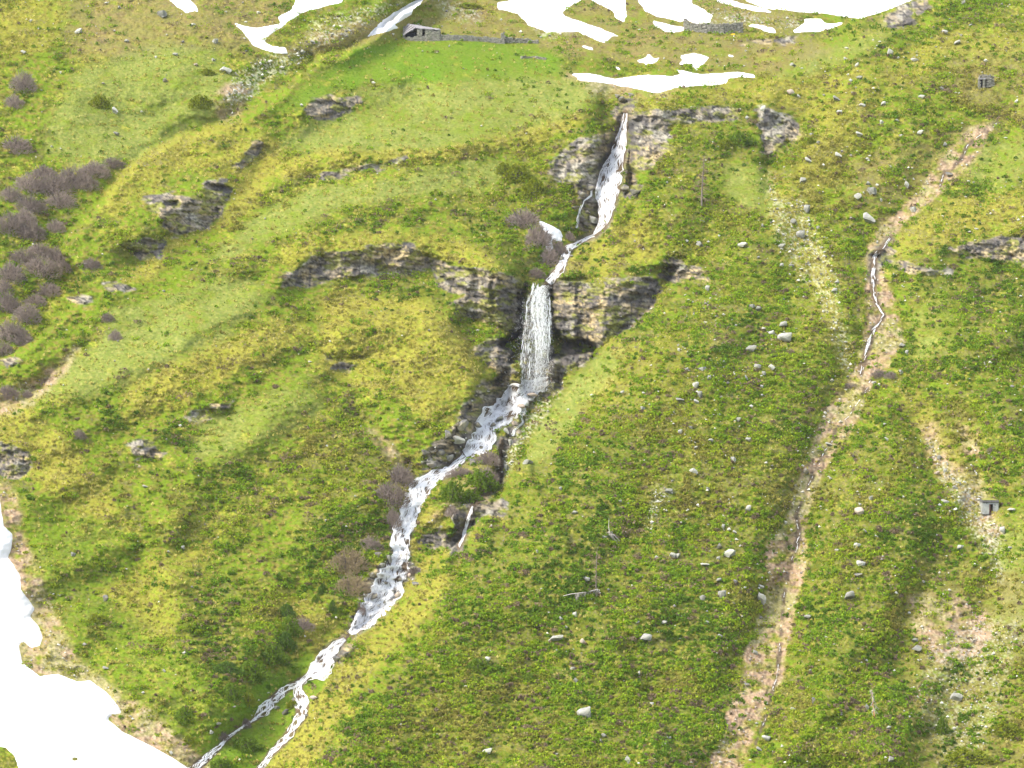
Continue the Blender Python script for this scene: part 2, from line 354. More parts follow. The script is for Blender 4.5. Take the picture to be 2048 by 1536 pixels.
VS = np.arange(-1500, 3301, 20.0)
A1 = lambda v: np.interp(v, [-1500, -100, 150, 400, 900, 1500, 3300], [30, 33, 36, 38, 37, 36, 38])
A2 = lambda v: np.interp(v, [-1500, -260, -60, 90, 175, 200, 400, 900, 1500, 3300], [30, 30, 27, 23, 25, 32, 38, 37, 36, 38])
Y1 = profile(VS, A1); Y2 = profile(VS, A2)
k = np.interp(1150, VS, Y1)
Y1 += 560 - np.interp(1150, VS, Y1) ; Y2 += 560 - np.interp(1150, VS, Y2)

def ybase(u, v, wt):
    a = np.interp(v, VS, Y1); b = np.interp(v, VS, Y2)
    return a * (1 - wt) + b * wt

# terrace weight: 1 on the plateau above the rim
sC = sdf(edge_C); sB = gblur(sdf(edge_B), 9)
terr = sstep(-40, 60, np.minimum(sB, -sC))
H = np.zeros(CU.shape)
# right hill in front of the gully and of the plateau
H += 6.0 * sstep(10, 150, sC) * np.exp(-np.maximum(sC - 150, 0) / 500.0) * sstep(560, 700, CV)
H += 12.0 * (1 - .85 * np.exp(-((CU - 1245) / 190) ** 2 - ((CV - 545) / 85) ** 2)) * sstep(-4, 9, sC) * np.exp(-np.maximum(sC, 0) / 420.0) + 4.0 * sstep(0, 260, sC)
# left spur in front of the far slope
H += 15.0 * sstep(-5, 14, sB) * (0.25 + 0.75 * np.exp(-np.maximum(sB, 0) / 260.0)) - 15
H += np.where(sB < 0, np.minimum(-sB, 500) * 0.045, 0)
sE = sdf(edge_low)
H += 3.0 * sstep(-8, 12, sE) * np.exp(-np.maximum(sE, 0) / 160.0)
sL = sdf(lobe); H += 5.0 * sstep(-5, 70, sL)
sL2 = sdf(lobe2); H += 4.0 * sstep(-5, 80, sL2)
sI = sdf(island); H += 3.5 * sstep(-3, 22, sI)

def carve(pts, depth, wid):
    global H
    d = seg_dist(pts)
    H -= depth * np.exp(-(d / wid) ** 2)
carve([(1252,170),(1250,230),(1235,300),(1212,400),(1195,462),(1130,505),(1090,560)], 9, 60)
carve([(1075,600),(1070,760),(1000,820),(960,890),(860,960),(810,1060),(790,1150),(735,1235),(650,1330),(590,1380),(540,1500),(500,1600)], 9, 85)
carve([(600,1365),(520,1425),(400,1530)], 3, 22)
carve([(1005,880),(1000,960),(930,1010),(918,1095)], 3, 16)
carve([(2010,235),(1930,300),(1880,360),(1780,460),(1748,520),(1752,600),(1765,640),(1735,700),(1725,760),(1675,850),(1640,930),(1600,1030),(1590,1100),(1560,1250),(1540,1400),(1450,1560)], 5, 55)
carve([(1850,830),(1890,940),(1960,1020),(2000,1120),(1960,1250),(1930,1400),(1910,1560)], 3, 50)
carve([(1545,330),(1590,440),(1650,600),(1700,740)], 1.6, 26)
carve([(1640,130),(1680,180),(1780,240),(1870,300)], 1.2, 12)
carve([(830,190),(700,235),(590,290),(540,330),(470,420),(400,465),(330,500),(260,540)], 5.5, 34)
carve([(760,330),(640,350),(500,460)], 2.0, 30)
carve([(-60,840),(40,790),(110,745),(180,690)], 3.5, 26)
carve([(620,110),(540,150),(480,215),(350,270)], 4, 24)
carve([(720,830),(780,900),(810,950)], 3, 30)
carve([(600,1180),(570,1280),(520,1350)], 3, 40)
carve([(1930,840),(1945,900),(1960,960)], 2, 18)
# snow cone of the valley at the lower left sits in front of the slope foot
sS = sdf(SNOW['lower left valley'])
H += np.where(sS > 0, np.minimum(sS, 400) * 0.012, 0) - 1.0 * np.exp(-(sS / 60.0) ** 2)

# rock faces: steep where the mask is on
rock = {}
rk_all = np.full(CU.shape, -1e3)
STEEP = {'cliff_l': 1.15, 'cliff_r': 1.2, 'bluff': 1.0, 'band': .7, 'cliff_w': 1.05, 'up_l': .8, 'up_r': .75, 'top_w': .8, 'nick': .9,
         'knob': .8, 'side': 1.0, 'mid_a': 1.0, 'mid_b': .9, 'east': .8, 'crag': .7, 'shelf': .8, 'bank_l': .7, 'west_low': .9}
M = np.zeros(CU.shape)
for n_, p_ in ROCK.items():
    s_ = sdf(p_) - (2 if n_ in ('up_l', 'up_r', 'knob') else -1.0); rock[n_] = s_
    rk_all = np.maximum(rk_all, s_)
    M = np.maximum(M, STEEP.get(n_, 0.55) * sstep(-3, 4, s_))
# the free-falling water's own back wall
s_fall = sdf([(1062,572),(1098,566),(1104,690),(1092,770),(1040,782),(1046,690)])
M = np.maximum(M, 1.0 * sstep(-3, 4, s_fall))
rk_all = np.maximum(rk_all, s_fall)
def leaky(m, L):
    out = np.zeros_like(m); acc = np.zeros(m.shape[1]); d = math.exp(-GS / L)
    for i in range(m.shape[0]):
        acc = acc * np.where(m[i] > .3, 1.0, d) + m[i]; out[i] = acc
    return out
q_ = 0.135 * GS
below = leaky(M, 75.0); above = leaky(M[::-1], 60.0)[::-1]
on = sstep(.05, .6, M)
G_ = -0.55 * q_ * below + 0.45 * q_ * above
soft_ = gblur(G_ * (1 - on), 9) / np.maximum(gblur(1 - on, 9), .15)
H += G_ * on + soft_ * (1 - on)
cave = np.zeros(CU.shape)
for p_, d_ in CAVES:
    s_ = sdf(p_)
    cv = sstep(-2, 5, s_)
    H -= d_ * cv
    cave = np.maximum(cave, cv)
H += 5.0 * gblur(fbm(CU / 230 + 3, CV / 150, 5, 2), 10)
H += 1.5 * fbm(CU / 85 + CV / 200, CV / 55, 15, 2)
al = (CU * -.86 + CV * .50); ac = (CU * .50 + CV * .86)
H += 4.2 * gblur(fbm(al / 330, ac / 74, 25, 2), 7) * sstep(1150, 850, CU + .7 * (CV - 700)) * sstep(150, 260, CV)
be = (CU * -.42 + CV * .91); bc = (CU * .91 + CV * .42)
H += 3.6 * gblur(fbm(bc / 80, be / 420, 27, 2), 7) * sstep(1100, 1400, CU + .5 * (CV - 700))
def rib(pts, h, wd):
    global H
    H += 1.45 * h * np.exp(-(seg_dist(pts) / wd) ** 2)
rib([(1180,215),(1040,275),(880,300),(640,310),(500,400),(330,500),(240,590)], 2.4, 26)
rib([(1010,540),(860,480),(640,480),(540,570),(330,700),(60,830)], 2.2, 28)
rib([(960,770),(850,650),(620,660),(400,745),(130,880)], 2.2, 34)
rib([(640,740),(520,860),(400,960),(330,1100),(370,1280),(420,1420)], 2.6, 40)
rib([(1130,540),(1200,470),(1300,330),(1420,240)], 1.5, 30)
Wt = terr
ksn = sstep(-20, 30, sS); H = H * (1 - ksn) + gblur(H, 45) * ksn

# ------------------------------------------------------------------ cover weights on the coarse grid
cov = {c: np.zeros(CU.shape) for c in 'GLWBDSH'}
for kind, soft, st, pts in COVER:
    cov[kind] = np.maximum(cov[kind], st * sstep(-soft, soft * 0.8, sdf(pts) + (5 if kind == 'D' else 0)))
for soft, pts in HCOV:
    cov['H'] = np.maximum(cov['H'], sstep(-soft, soft, sdf(pts)))
wet = np.full(CU.shape, 1e3); wetc = np.full(CU.shape, 1e3)
for n_, p_ in WATER.items():
    d_, w_ = seg_dist([(a, b) for a, b, c in p_], False, [c for a, b, c in p_])
    wet = np.minimum(wet, d_ - w_ * 0.5)
    if n_ not in ('b1', 'b3'): wetc = np.minimum(wetc, d_ - w_ * 0.5)
west = sstep(1150, 850, CU + 0.25 * (CV - 768) * 0)     # the left slope carries more grass, the right more heath
snow_s = {n_: sdf(p_) for n_, p_ in SNOW.items()}
snow_all = np.max(np.stack(list(snow_s.values())), axis=0)
hole = sdf([(-30,1490),(12,1496),(28,1512),(40,1545),(-30,1560)])
snow_s['lower left valley'] = np.minimum(snow_s['lower left valley'], -hole)
for q in [(150,1518)]:
    snow_s['lower left valley'] = np.minimum(snow_s['lower left valley'], np.hypot((CU - q[0]) / 1.8, CV - q[1]) - 3)

# ------------------------------------------------------------------ fine evaluation
def warp(u, v):
    k_ = 1 - 0.85 * np.exp(-np.maximum(samp(wet, u, v), 0) / 14.0)
    wu = 5.0 * fbm(u / 13, v / 9, 31, 2) + 9 * fbm(u / 60, v / 45, 33, 2)
    wv = 3.6 * fbm(u / 13, v / 9, 41, 2) + 6 * fbm(u / 60, v / 45, 43, 2)
    return u + wu * k_, v + wv * k_

def covers(u, v):
    uu, vv = warp(u, v)
    C = {c: samp(cov[c], uu, vv) for c in cov}
    n1 = fbm(u / 70 + v / 160, v / 42 - u / 300, 51, 4)
    n2 = fbm(u / 24, v / 11, 61, 3)
    n3 = fbm(u / 150, v / 100, 71, 2)
    we = samp(west, u, v)
    C['R'] = sstep(-3, 3, samp(rk_all, uu, vv) - 1 + 11 * fbm(u / 24, v / 8, 81, 3) + 13 * fbm(u / 60, v / 26, 83, 2))
    heath = sstep(-.15, .2, n2 * .9 + n1 * .6 + .25 - .25 * we)
    blond = sstep(-.1, .25, n1 * 0.9 - n2 * .5 - .20 + .05 * we)
    Hf = np.clip(C['H'] * (.85 + .5 * n2), 0, 1); blond = blond * (1 - .62 * Hf)
    C['H'] = np.maximum(Hf, heath)
    for c in 'BG': C[c] = C[c] * (1 - .45 * Hf)
    C['D'] = C['D'] * np.clip(1.55 + 1.5 * n2 + 1.0 * fbm(u / 9, v / 14, 85, 2), 0, 1)
    for c in ('G', 'L', 'D', 'W', 'B'):
        C[c] = np.clip(C[c] * (1.0 + 1.1 * n2 + 0.5 * n1), 0, 1)
    C['bl0'] = blond
    C['st'] = fbm((u * .91 + v * .42) / 30, (v * .91 - u * .42) / 260, 91, 3)
    C['cl'] = sstep(-.28, .12, fbm(u / 40, v / 11, 93, 3))
    C['n1'] = n1; C['n2'] = n2; C['n3'] = n3
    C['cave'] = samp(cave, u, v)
    C['wet'] = samp(wet, u, v); C['wetc'] = samp(wetc, u, v)
    return C

def relief(u, v, fine=True):
    uu, vv = warp(u, v)
    h = samp(H, uu, vv)
    rk = sstep(-4, 4, samp(rk_all, uu, vv))
    sm = np.clip(samp(np.maximum(cov['G'], cov['L']), uu, vv), 0, 1)
    sn = sstep(-12, -1, samp(snow_all, u, v)); sm = np.maximum(sm, sn); rk = rk * (1 - sn)
    if fine:
        x = u + 0.35 * v; y = v - 0.12 * u + 5 * fbm(u / 60, v / 40, 101, 2)
        strat = fbm(x / 60, y / 6.5, 103, 3, .6)
        blocks = np.abs(fbm(x / 26, y / 13, 107, 2))
        ledge = np.round((strat * 1.6 + 0.3 * blocks) * 3.0) / 3.0
        lump = fbm(u / 34, v / 22, 123, 3)
        rel = 0.35 * ledge + .45 * strat + 2.0 * lump + .8 * fbm(x / 12, y / 7, 127, 2) - .5 * sstep(.08, .0, blocks) + .30 * fbm(u / 5, v / 3.5, 109, 2)
        veg = 0.5 * fbm(u / 26, v / 11, 111, 2) + 0.50 * fbm(u / 11, v / 5.0, 113, 2) + .26 * fbm(u / 4.5, v / 3, 117, 1)
        ol = (0.10 * fbm(u / 9, v / 4, 119, 2) + .25 * fbm(u / 40, v / 16, 121, 2)) * (1 - .7 * sn)
        g = rk * rel + (1 - rk) * ((1 - sm) * veg + sm * ol)
        h = h + g
    return h

def spacing_lines(lo, hi, step, far_lo, far_hi, grow=1.25):
    mid = np.arange(lo, hi + step * .5, step)
    a = [lo]; s = step * 4
    while a[-1] > far_lo: a.append(a[-1] - s); s *= grow
    b = [mid[-1]]; s = step * 4
    while b[-1] < far_hi: b.append(b[-1] + s); s *= grow
    return np.concatenate([np.array(a[:0:-1]), mid, np.array(b[1:])]), len(a) - 1, len(mid)

LU, iu0, nu = spacing_lines(-100, 2148, 2.0, -2600, 4600)
LV, iv0, nv = spacing_lines(-90, 1626, 2.0, -1400, 3200)
TU, TV = np.meshgrid(LU, LV)
TH = relief(TU, TV)
TY = ybase(TU, TV, samp(Wt, TU, TV)) - TH
# surface sampler on the uniform middle block
MY = TY[iv0:iv0 + nv, iu0:iu0 + nu]
def Yat(u, v):
    x = np.clip((np.asarray(u, float) + 100) / 2.0, 0, nu - 1.001); y = np.clip((np.asarray(v, float) + 90) / 2.0, 0, nv - 1.001)
    xi = x.astype(int); yi = y.astype(int); fx = x - xi; fy = y - yi
    return (MY[yi, xi] * (1 - fx) + MY[yi, xi + 1] * fx) * (1 - fy) + (MY[yi + 1, xi] * (1 - fx) + MY[yi + 1, xi + 1] * fx) * fy
def world(u, v, Y):
    return np.stack([(u - 1024) * Y / F, Y, (768 - v) * Y / F], -1)
def P3(u, v, off=0.0):
    y = float(Yat(u, v)) - off
    return Vector(((u - 1024) * y / F, y, (768 - v) * y / F))

# ------------------------------------------------------------------ materials
def mat(name, base=(.5, .5, .5), rough=.9, attr=None, nscale=None, amount=.25, bump=0.0, tint2=None, spec=.2, transl=0.0, objrand=0.0):
    m = bpy.data.materials.new(name); m.use_nodes = True
    t = m.node_tree; n = t.nodes; l = t.links
    b = n['Principled BSDF']
    b.inputs['Roughness'].default_value = rough
    b.inputs['Specular IOR Level'].default_value = spec
    if attr:
        a = n.new('ShaderNodeAttribute'); a.attribute_name = attr; src = a.outputs['Color']
    else:
        a = n.new('ShaderNodeRGB'); a.outputs[0].default_value = (*base, 1); src = a.outputs[0]
    if nscale:
        g = n.new('ShaderNodeNewGeometry') if attr or not objrand else n.new('ShaderNodeTexCoord')
        no = n.new('ShaderNodeTexNoise'); no.inputs['Scale'].default_value = nscale; no.inputs['Detail'].default_value = 5
        no.inputs['Roughness'].default_value = .65
        l.new(g.outputs['Position'] if 'Position' in g.outputs else g.outputs['Object'], no.inputs['Vector'])
        mr = n.new('ShaderNodeMapRange'); mr.inputs[1].default_value = .3; mr.inputs[2].default_value = .7
        mr.inputs[3].default_value = 1 - amount; mr.inputs[4].default_value = 1 + amount
        l.new(no.outputs['Fac'], mr.inputs[0])
        vm = n.new('ShaderNodeVectorMath'); vm.operation = 'SCALE'
        if tint2:
            mx = n.new('ShaderNodeMix'); mx.data_type = 'RGBA'
            cr = n.new('ShaderNodeMapRange'); cr.inputs[1].default_value = .48; cr.inputs[2].default_value = .62
            no2 = n.new('ShaderNodeTexNoise'); no2.inputs['Scale'].default_value = nscale * .45; no2.inputs['Detail'].default_value = 4
            l.new(g.outputs['Position'] if 'Position' in g.outputs else g.outputs['Object'], no2.inputs['Vector'])
            l.new(no2.outputs['Fac'], cr.inputs[0]); l.new(cr.outputs[0], mx.inputs[0])
            l.new(src, mx.inputs[6]); mx.inputs[7].default_value = (*tint2, 1)
            src = mx.outputs[2]
        l.new(src, vm.inputs[0]); l.new(mr.outputs[0], vm.inputs['Scale'])
        src = vm.outputs[0]
        if bump:
            bp = n.new('ShaderNodeBump'); bp.inputs['Distance'].default_value = bump; bp.inputs['Strength'].default_value = .9
            l.new(no.outputs['Fac'], bp.inputs['Height']); l.new(bp.outputs[0], b.inputs['Normal'])
    if objrand:
        oi = n.new('ShaderNodeObjectInfo')
        mr2 = n.new('ShaderNodeMapRange'); mr2.inputs[3].default_value = 1 - objrand; mr2.inputs[4].default_value = 1 + objrand
        l.new(oi.outputs['Random'], mr2.inputs[0])
        v2 = n.new('ShaderNodeVectorMath'); v2.operation = 'SCALE'
        l.new(src, v2.inputs[0]); l.new(mr2.outputs[0], v2.inputs['Scale']); src = v2.outputs[0]
    l.new(src, b.inputs['Base Color'])
    if transl:
        tr = n.new('ShaderNodeBsdfTranslucent'); l.new(src, tr.inputs[0])
        ms = n.new('ShaderNodeMixShader'); ms.inputs[0].default_value = transl
        l.new(b.outputs[0], ms.inputs[1]); l.new(tr.outputs[0], ms.inputs[2]); l.new(ms.outputs[0], n['Material Output'].inputs[0])
    return m

M_TERR = mat('mountainside', attr='tint', nscale=1.6, amount=.30, bump=.40, rough=.95, spec=.04)
M_LEAF = mat('heath_leaves', attr='tint', rough=.9, spec=.04, transl=.42)
M_SNOW = mat('old_snow', (.70, .70, .70), nscale=.12, amount=.06, rough=.7, bump=.25, tint2=(.60, .59, .56))
M_WATER = mat('white_water', (.97, .975, .98), nscale=3.0, amount=.05, rough=.7, spec=.1, transl=.5)
M_ROCK = mat('boulder_stone', (.35, .345, .31), nscale=2.6, amount=.40, bump=.25, tint2=(.20, .205, .16), objrand=.3)
M_ROCKD = mat('wet_stone', (.16, .155, .15), nscale=2.2, amount=.35, bump=.12, tint2=(.22, .20, .14), objrand=.25)
M_ROCKP = mat('rusty_stone', (.46, .36, .28), nscale=2.2, amount=.25, bump=.10, tint2=(.36, .30, .24), objrand=.15)
M_TWIG = mat('bare_twigs', (.245, .195, .165), nscale=1.5, amount=.3, objrand=.18)
M_TWIGT = mat('budding_twigs', (.27, .21, .12), nscale=1.5, amount=.3, objrand=.1)
M_STEM = mat('shrub_stem', (.12, .10, .085), nscale=5, amount=.3)
M_BARK = mat('larch_bark', (.17, .14, .12), nscale=5, amount=.35)
M_PALEWOOD = mat('bleached_wood', (.42, .38, .33), nscale=5, amount=.3)
M_ORANGE = mat('broken_wood', (.50, .25, .12), nscale=5, amount=.3)
M_WALL = mat('dry_stone', (.23, .215, .18), nscale=2.5, amount=.4, bump=.1, tint2=(.20, .20, .15))
M_SLATE = mat('slate_slabs', (.26, .245, .25), nscale=2.5, amount=.3, bump=.08, tint2=(.25, .24, .26))
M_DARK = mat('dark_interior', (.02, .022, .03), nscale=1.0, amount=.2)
M_CONC = mat('weathered_concrete', (.27, .275, .26), nscale=2.0, amount=.18, bump=.03, tint2=(.30, .31, .28))
M_CONCD = mat('stained_concrete', (.13, .125, .125), nscale=3.0, amount=.35, bump=.03)
M_DOOR = mat('brown_door', (.16, .07, .05), nscale=4.0, amount=.2)
M_SIGN = mat('yellow_paint', (.85, .50, .03), nscale=8, amount=.05, rough=.5)
M_POLE = mat('pale_pole', (.75, .74, .68), nscale=8, amount=.08, rough=.5)

COLL = SC.collection
def link(o):
    COLL.objects.link(o); return o

def fast_mesh(name, verts, faces, material, tint=None, smooth=True, k=None):
    """verts (N,3); faces (M,k)"""
    me = bpy.data.meshes.new(name)
    verts = np.ascontiguousarray(verts, np.float32); faces = np.ascontiguousarray(faces, np.int32)
    nf, kk = faces.shape
    me.vertices.add(len(verts)); me.vertices.foreach_set('co', verts.ravel())
    me.loops.add(nf * kk); me.loops.foreach_set('vertex_index', faces.ravel())
    me.polygons.add(nf); me.polygons.foreach_set('loop_start', np.arange(nf, dtype=np.int32) * kk)
    me.update(calc_edges=True)
    me.polygons.foreach_set('use_smooth', np.full(nf, smooth))
    if tint is not None:
        a = me.color_attributes.new('tint', 'FLOAT_COLOR', 'POINT')
        a.data.foreach_set('color', np.concatenate([tint, np.ones((len(tint), 1))], 1).astype(np.float32).ravel())
    me.materials.append(material)
    return me

def add(name, me, parent=None, label=None, cat=None, group=None, kind=None, loc=None):
    o = bpy.data.objects.new(name, me); link(o)
    if parent is not None: o.parent = parent
    if loc is not None: o.location = loc
    for k_, v_ in (('label', label), ('category', cat), ('group', group), ('kind', kind)):
        if v_: o[k_] = v_
    return o

# ------------------------------------------------------------------ the mountainside sheet
def colmix(a, b, w): return a * (1 - w[..., None]) + np.array(b) * w[..., None]
def terrain_colour(u, v):
    C = covers(u, v)
    n1, n2, n3 = C['n1'], C['n2'], C['n3']
    f1 = vnoise(u / 3.4, v / 2.4, 201); f2 = vnoise(u / 7, v / 3.6, 203); f3 = vnoise(u / 2.2, v / 2.2, 207)
    col = np.zeros(u.shape + (3,)) + np.array([.130, .175, .030])         # olive turf
    col = colmix(col, [.20, .155, .075], sstep(.50, .85, f2) * .8)         # earthy gaps
    col = colmix(col, [.31, .285, .09], C['bl0'] * sstep(.35, .8, f1) * .85)
    col = colmix(col, [.085, .098, .018], C['H'] * sstep(.0, .4, f2) * .9)
    col = colmix(col, [.19, .15, .075], C['H'] * sstep(.62, .85, vnoise(u / 9, v / 5, 221)) * .5)
    col = colmix(col, [.36, .31, .12], C['H'] * sstep(.62, .8, f1) * sstep(.35, .65, vnoise(u / 30, v / 20, 223)) * .7)
    gcol = np.array([.170, .195, .062]); g = np.zeros_like(col) + gcol
    g = colmix(g, [.28, .26, .11], sstep(.45, .9, f1) * .7); g = colmix(g, [.10, .15, .035], sstep(.6, .95, f2) * .5)
    col = col * (1 - C['G'][..., None]) + g * C['G'][..., None]
    g = np.zeros_like(col) + np.array([.115, .172, .032]); g = colmix(g, [.19, .21, .075], sstep(.55, .95, f1) * .6)
    g = colmix(g, [.105, .185, .025], sstep(.1, .5, n1) * .6)
    col = col * (1 - C['L'][..., None]) + g * C['L'][..., None]
    g = np.zeros_like(col) + np.array([.215, .165, .082]); g = colmix(g, [.14, .105, .065], sstep(.5, .9, f2) * .7); g = colmix(g, [.15, .17, .04], sstep(-.1, .3, n2) * .5)
    col = col * (1 - C['W'][..., None]) + g * C['W'][..., None]
    g = np.zeros_like(col) + np.array([.265, .24, .085]); g = colmix(g, [.17, .14, .05], sstep(.6, .85, f2) * .5); g = colmix(g, [.14, .16, .03], sstep(0, .3, n2) * .5)
    col = col * (1 - C['B'][..., None]) + g * C['B'][..., None]
    g = np.zeros_like(col) + np.array([.335, .235, .150]); g = colmix(g, [.14, .095, .065], sstep(.54, .8, vnoise(u / 4.5 + v / 30, v / 8, 231)) * .8); g = colmix(g, [.24, .25, .08], sstep(-.05, .3, n1 + .4 * n2) * .7); g = colmix(g, [.46, .38, .26], sstep(.6, .85, f1) * .6)
    col = col * (1 - C['D'][..., None]) + g * C['D'][..., None]
    st = sstep(.50, .66, f1 * .5 + f3 * .5) * C['S']
    col = colmix(col, [.42, .41, .36], st)
    lum = col.mean(-1, keepdims=True); kd = np.clip(1 - C['D'] - .6 * C['W'] - .35 * C['G'] - .4 * C['S'], 0, 1); col = lum + (col - lum) * (1 + .13 * kd[..., None]); col[..., 2] *= 1 - .42 * kd; col[..., 0] *= 1 - .05 * kd * (1 - .5 * C['B']); col = np.clip(col, .012, 1)
    gp = C['H'] * (1 - C['cl']) * (1 - C['G']) * (1 - C['L']) * (1 - C['D'])
    col = colmix(col, [.175, .175, .030], gp * sstep(.2, .7, f1) * .7)
    col = colmix(col, [.16, .125, .085], gp * sstep(.6, .8, f3) * .6)
    # rock
    x = u + .35 * v; y = v - .12 * u
    s1 = fbm(x / 45, y / 4.5, 211, 3); s2 = fbm(u / 30, v / 22, 213, 3); s3 = fbm(u / 3.5, v / 40, 217, 2)
    r = np.zeros_like(col) + np.array([.185, .172, .142])
    r = colmix(r, [.29, .25, .155], sstep(.0, .4, s2)); r = colmix(r, [.085, .085, .085], sstep(.0, .30, s1) * .8)
    r = colmix(r, [.25, .26, .25], sstep(.15, .4, -s2) * .6)
    r = colmix(r, [.07, .07, .08], sstep(.05, .3, fbm(u / 14, v / 30, 219, 3) + .4 * s3) * .8); r = colmix(r, [.14, .16, .035], sstep(.08, .35, n2 + .5 * fbm(u / 9, v / 5, 245, 2)) * .8)
    r = r * np.array([1.12, 1.03, .90]) * (0.85 + .45 * f3 + .35 * vnoise(u / 5, v / 2.6, 233))[..., None]
    r = colmix(r, [.035, .035, .035], sstep(.13, .03, np.abs(fbm(x / 17, y / 8, 235, 3))) * .8)
    wetk = np.exp(-np.maximum(C['wet'], 0) / 9.0)
    r = colmix(r, [.085, .08, .075], wetk * .75)
    r = colmix(r, [.05, .05, .055], C['cave'] * .7)  # shade inside the carved recesses, painted into the rock colour
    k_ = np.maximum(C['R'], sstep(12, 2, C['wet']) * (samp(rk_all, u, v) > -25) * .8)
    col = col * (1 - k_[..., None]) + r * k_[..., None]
    col = colmix(col, [.10, .075, .055], sstep(3.5, .5, C['wet'] + 2.5 * fbm(u / 6, v / 9, 241, 2)) * sstep(.3, .55, vnoise(u / 20, v / 16, 243)) * .85)
    # earthy banks of the small streams
    col = colmix(col, [.13, .095, .06], sstep(5, 0, C['wetc']) * .8)
    return np.clip(col, .01, .9)

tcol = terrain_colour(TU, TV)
vw = world(TU, TV, TY)
ny_, nx_ = TU.shape
idx = np.arange(ny_ * nx_).reshape(ny_, nx_)
quads = np.stack([idx[:-1, :-1], idx[1:, :-1], idx[1:, 1:], idx[:-1, 1:]], -1).reshape(-1, 4)
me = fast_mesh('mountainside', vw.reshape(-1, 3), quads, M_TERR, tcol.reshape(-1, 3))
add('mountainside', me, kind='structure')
del quads, tcol
# valley floor far below
zb = float(vw[-1, :, 2].min()) - 2
me = fast_mesh('valley_floor', np.array([(-4000, -3000, zb), (4000, -3000, zb), (4000, 900, zb), (-4000, 900, zb)]), np.array([[0, 1, 2, 3]]), M_TERR,
               np.tile([.12, .14, .05], (4, 1)))
add('valley_floor', me, kind='structure')

# ------------------------------------------------------------------ snow
UM, VM = TU[iv0:iv0 + nv, iu0:iu0 + nu], TV[iv0:iv0 + nv, iu0:iu0 + nu]
wu_ = 6.5 * fbm(UM / 22, VM / 9, 301, 4, .65); wv_ = 3.5 * fbm(UM / 22, VM / 9, 303, 4, .65)
for n_, s_ in snow_s.items():
    small = n_ != 'lower left valley'
    pts = np.array(SNOW[n_]); a, b = pts.min(0) - 12, pts.max(0) + 12
    i0, i1 = np.clip([(a[1] + 90) / 2, (b[1] + 90) / 2], 0, nv - 1).astype(int); j0, j1 = np.clip([(a[0] + 100) / 2, (b[0] + 100) / 2], 0, nu - 1).astype(int)
    uu, vv = UM[i0:i1 + 1, j0:j1 + 1], VM[i0:i1 + 1, j0:j1 + 1]
    k_ = .7 if small else .25
    s = samp(s_, uu + k_ * wu_[i0:i1 + 1, j0:j1 + 1], vv + k_ * wv_[i0:i1 + 1, j0:j1 + 1])
    ysm = ybase(uu, vv, samp(Wt, uu, vv)) - samp(H, uu, vv)
    yt = MY[i0:i1 + 1, j0:j1 + 1]
    t = sstep(-2, 6, s)
    y = np.where(s > 14, ysm - 1.5, np.minimum(yt, ysm + 0) + .5 - 1.9 * t)
    bl = sstep(4, 26, s)
    y = yt + .12 - (.50 + .3 * bl) * t
    keep = s > -1.5
    kc = keep[:-1, :-1] & keep[1:, :-1] & keep[1:, 1:] & keep[:-1, 1:]
    if kc.sum() == 0: continue
    ii = np.arange(uu.size).reshape(uu.shape)
    q = np.stack([ii[:-1, :-1], ii[1:, :-1], ii[1:, 1:], ii[:-1, 1:]], -1)[kc]
    used = np.unique(q); rem = np.full(uu.size, -1); rem[used] = np.arange(len(used))
    V_ = world(uu, vv, y).reshape(-1, 3)[used]
    me = fast_mesh('snow_patch', V_, rem[q], M_SNOW)
    add('snow_field' if not small or n_ == 'a8' else 'snow_patch', me, label=SNOWLAB[n_], cat='snow', kind='structure')

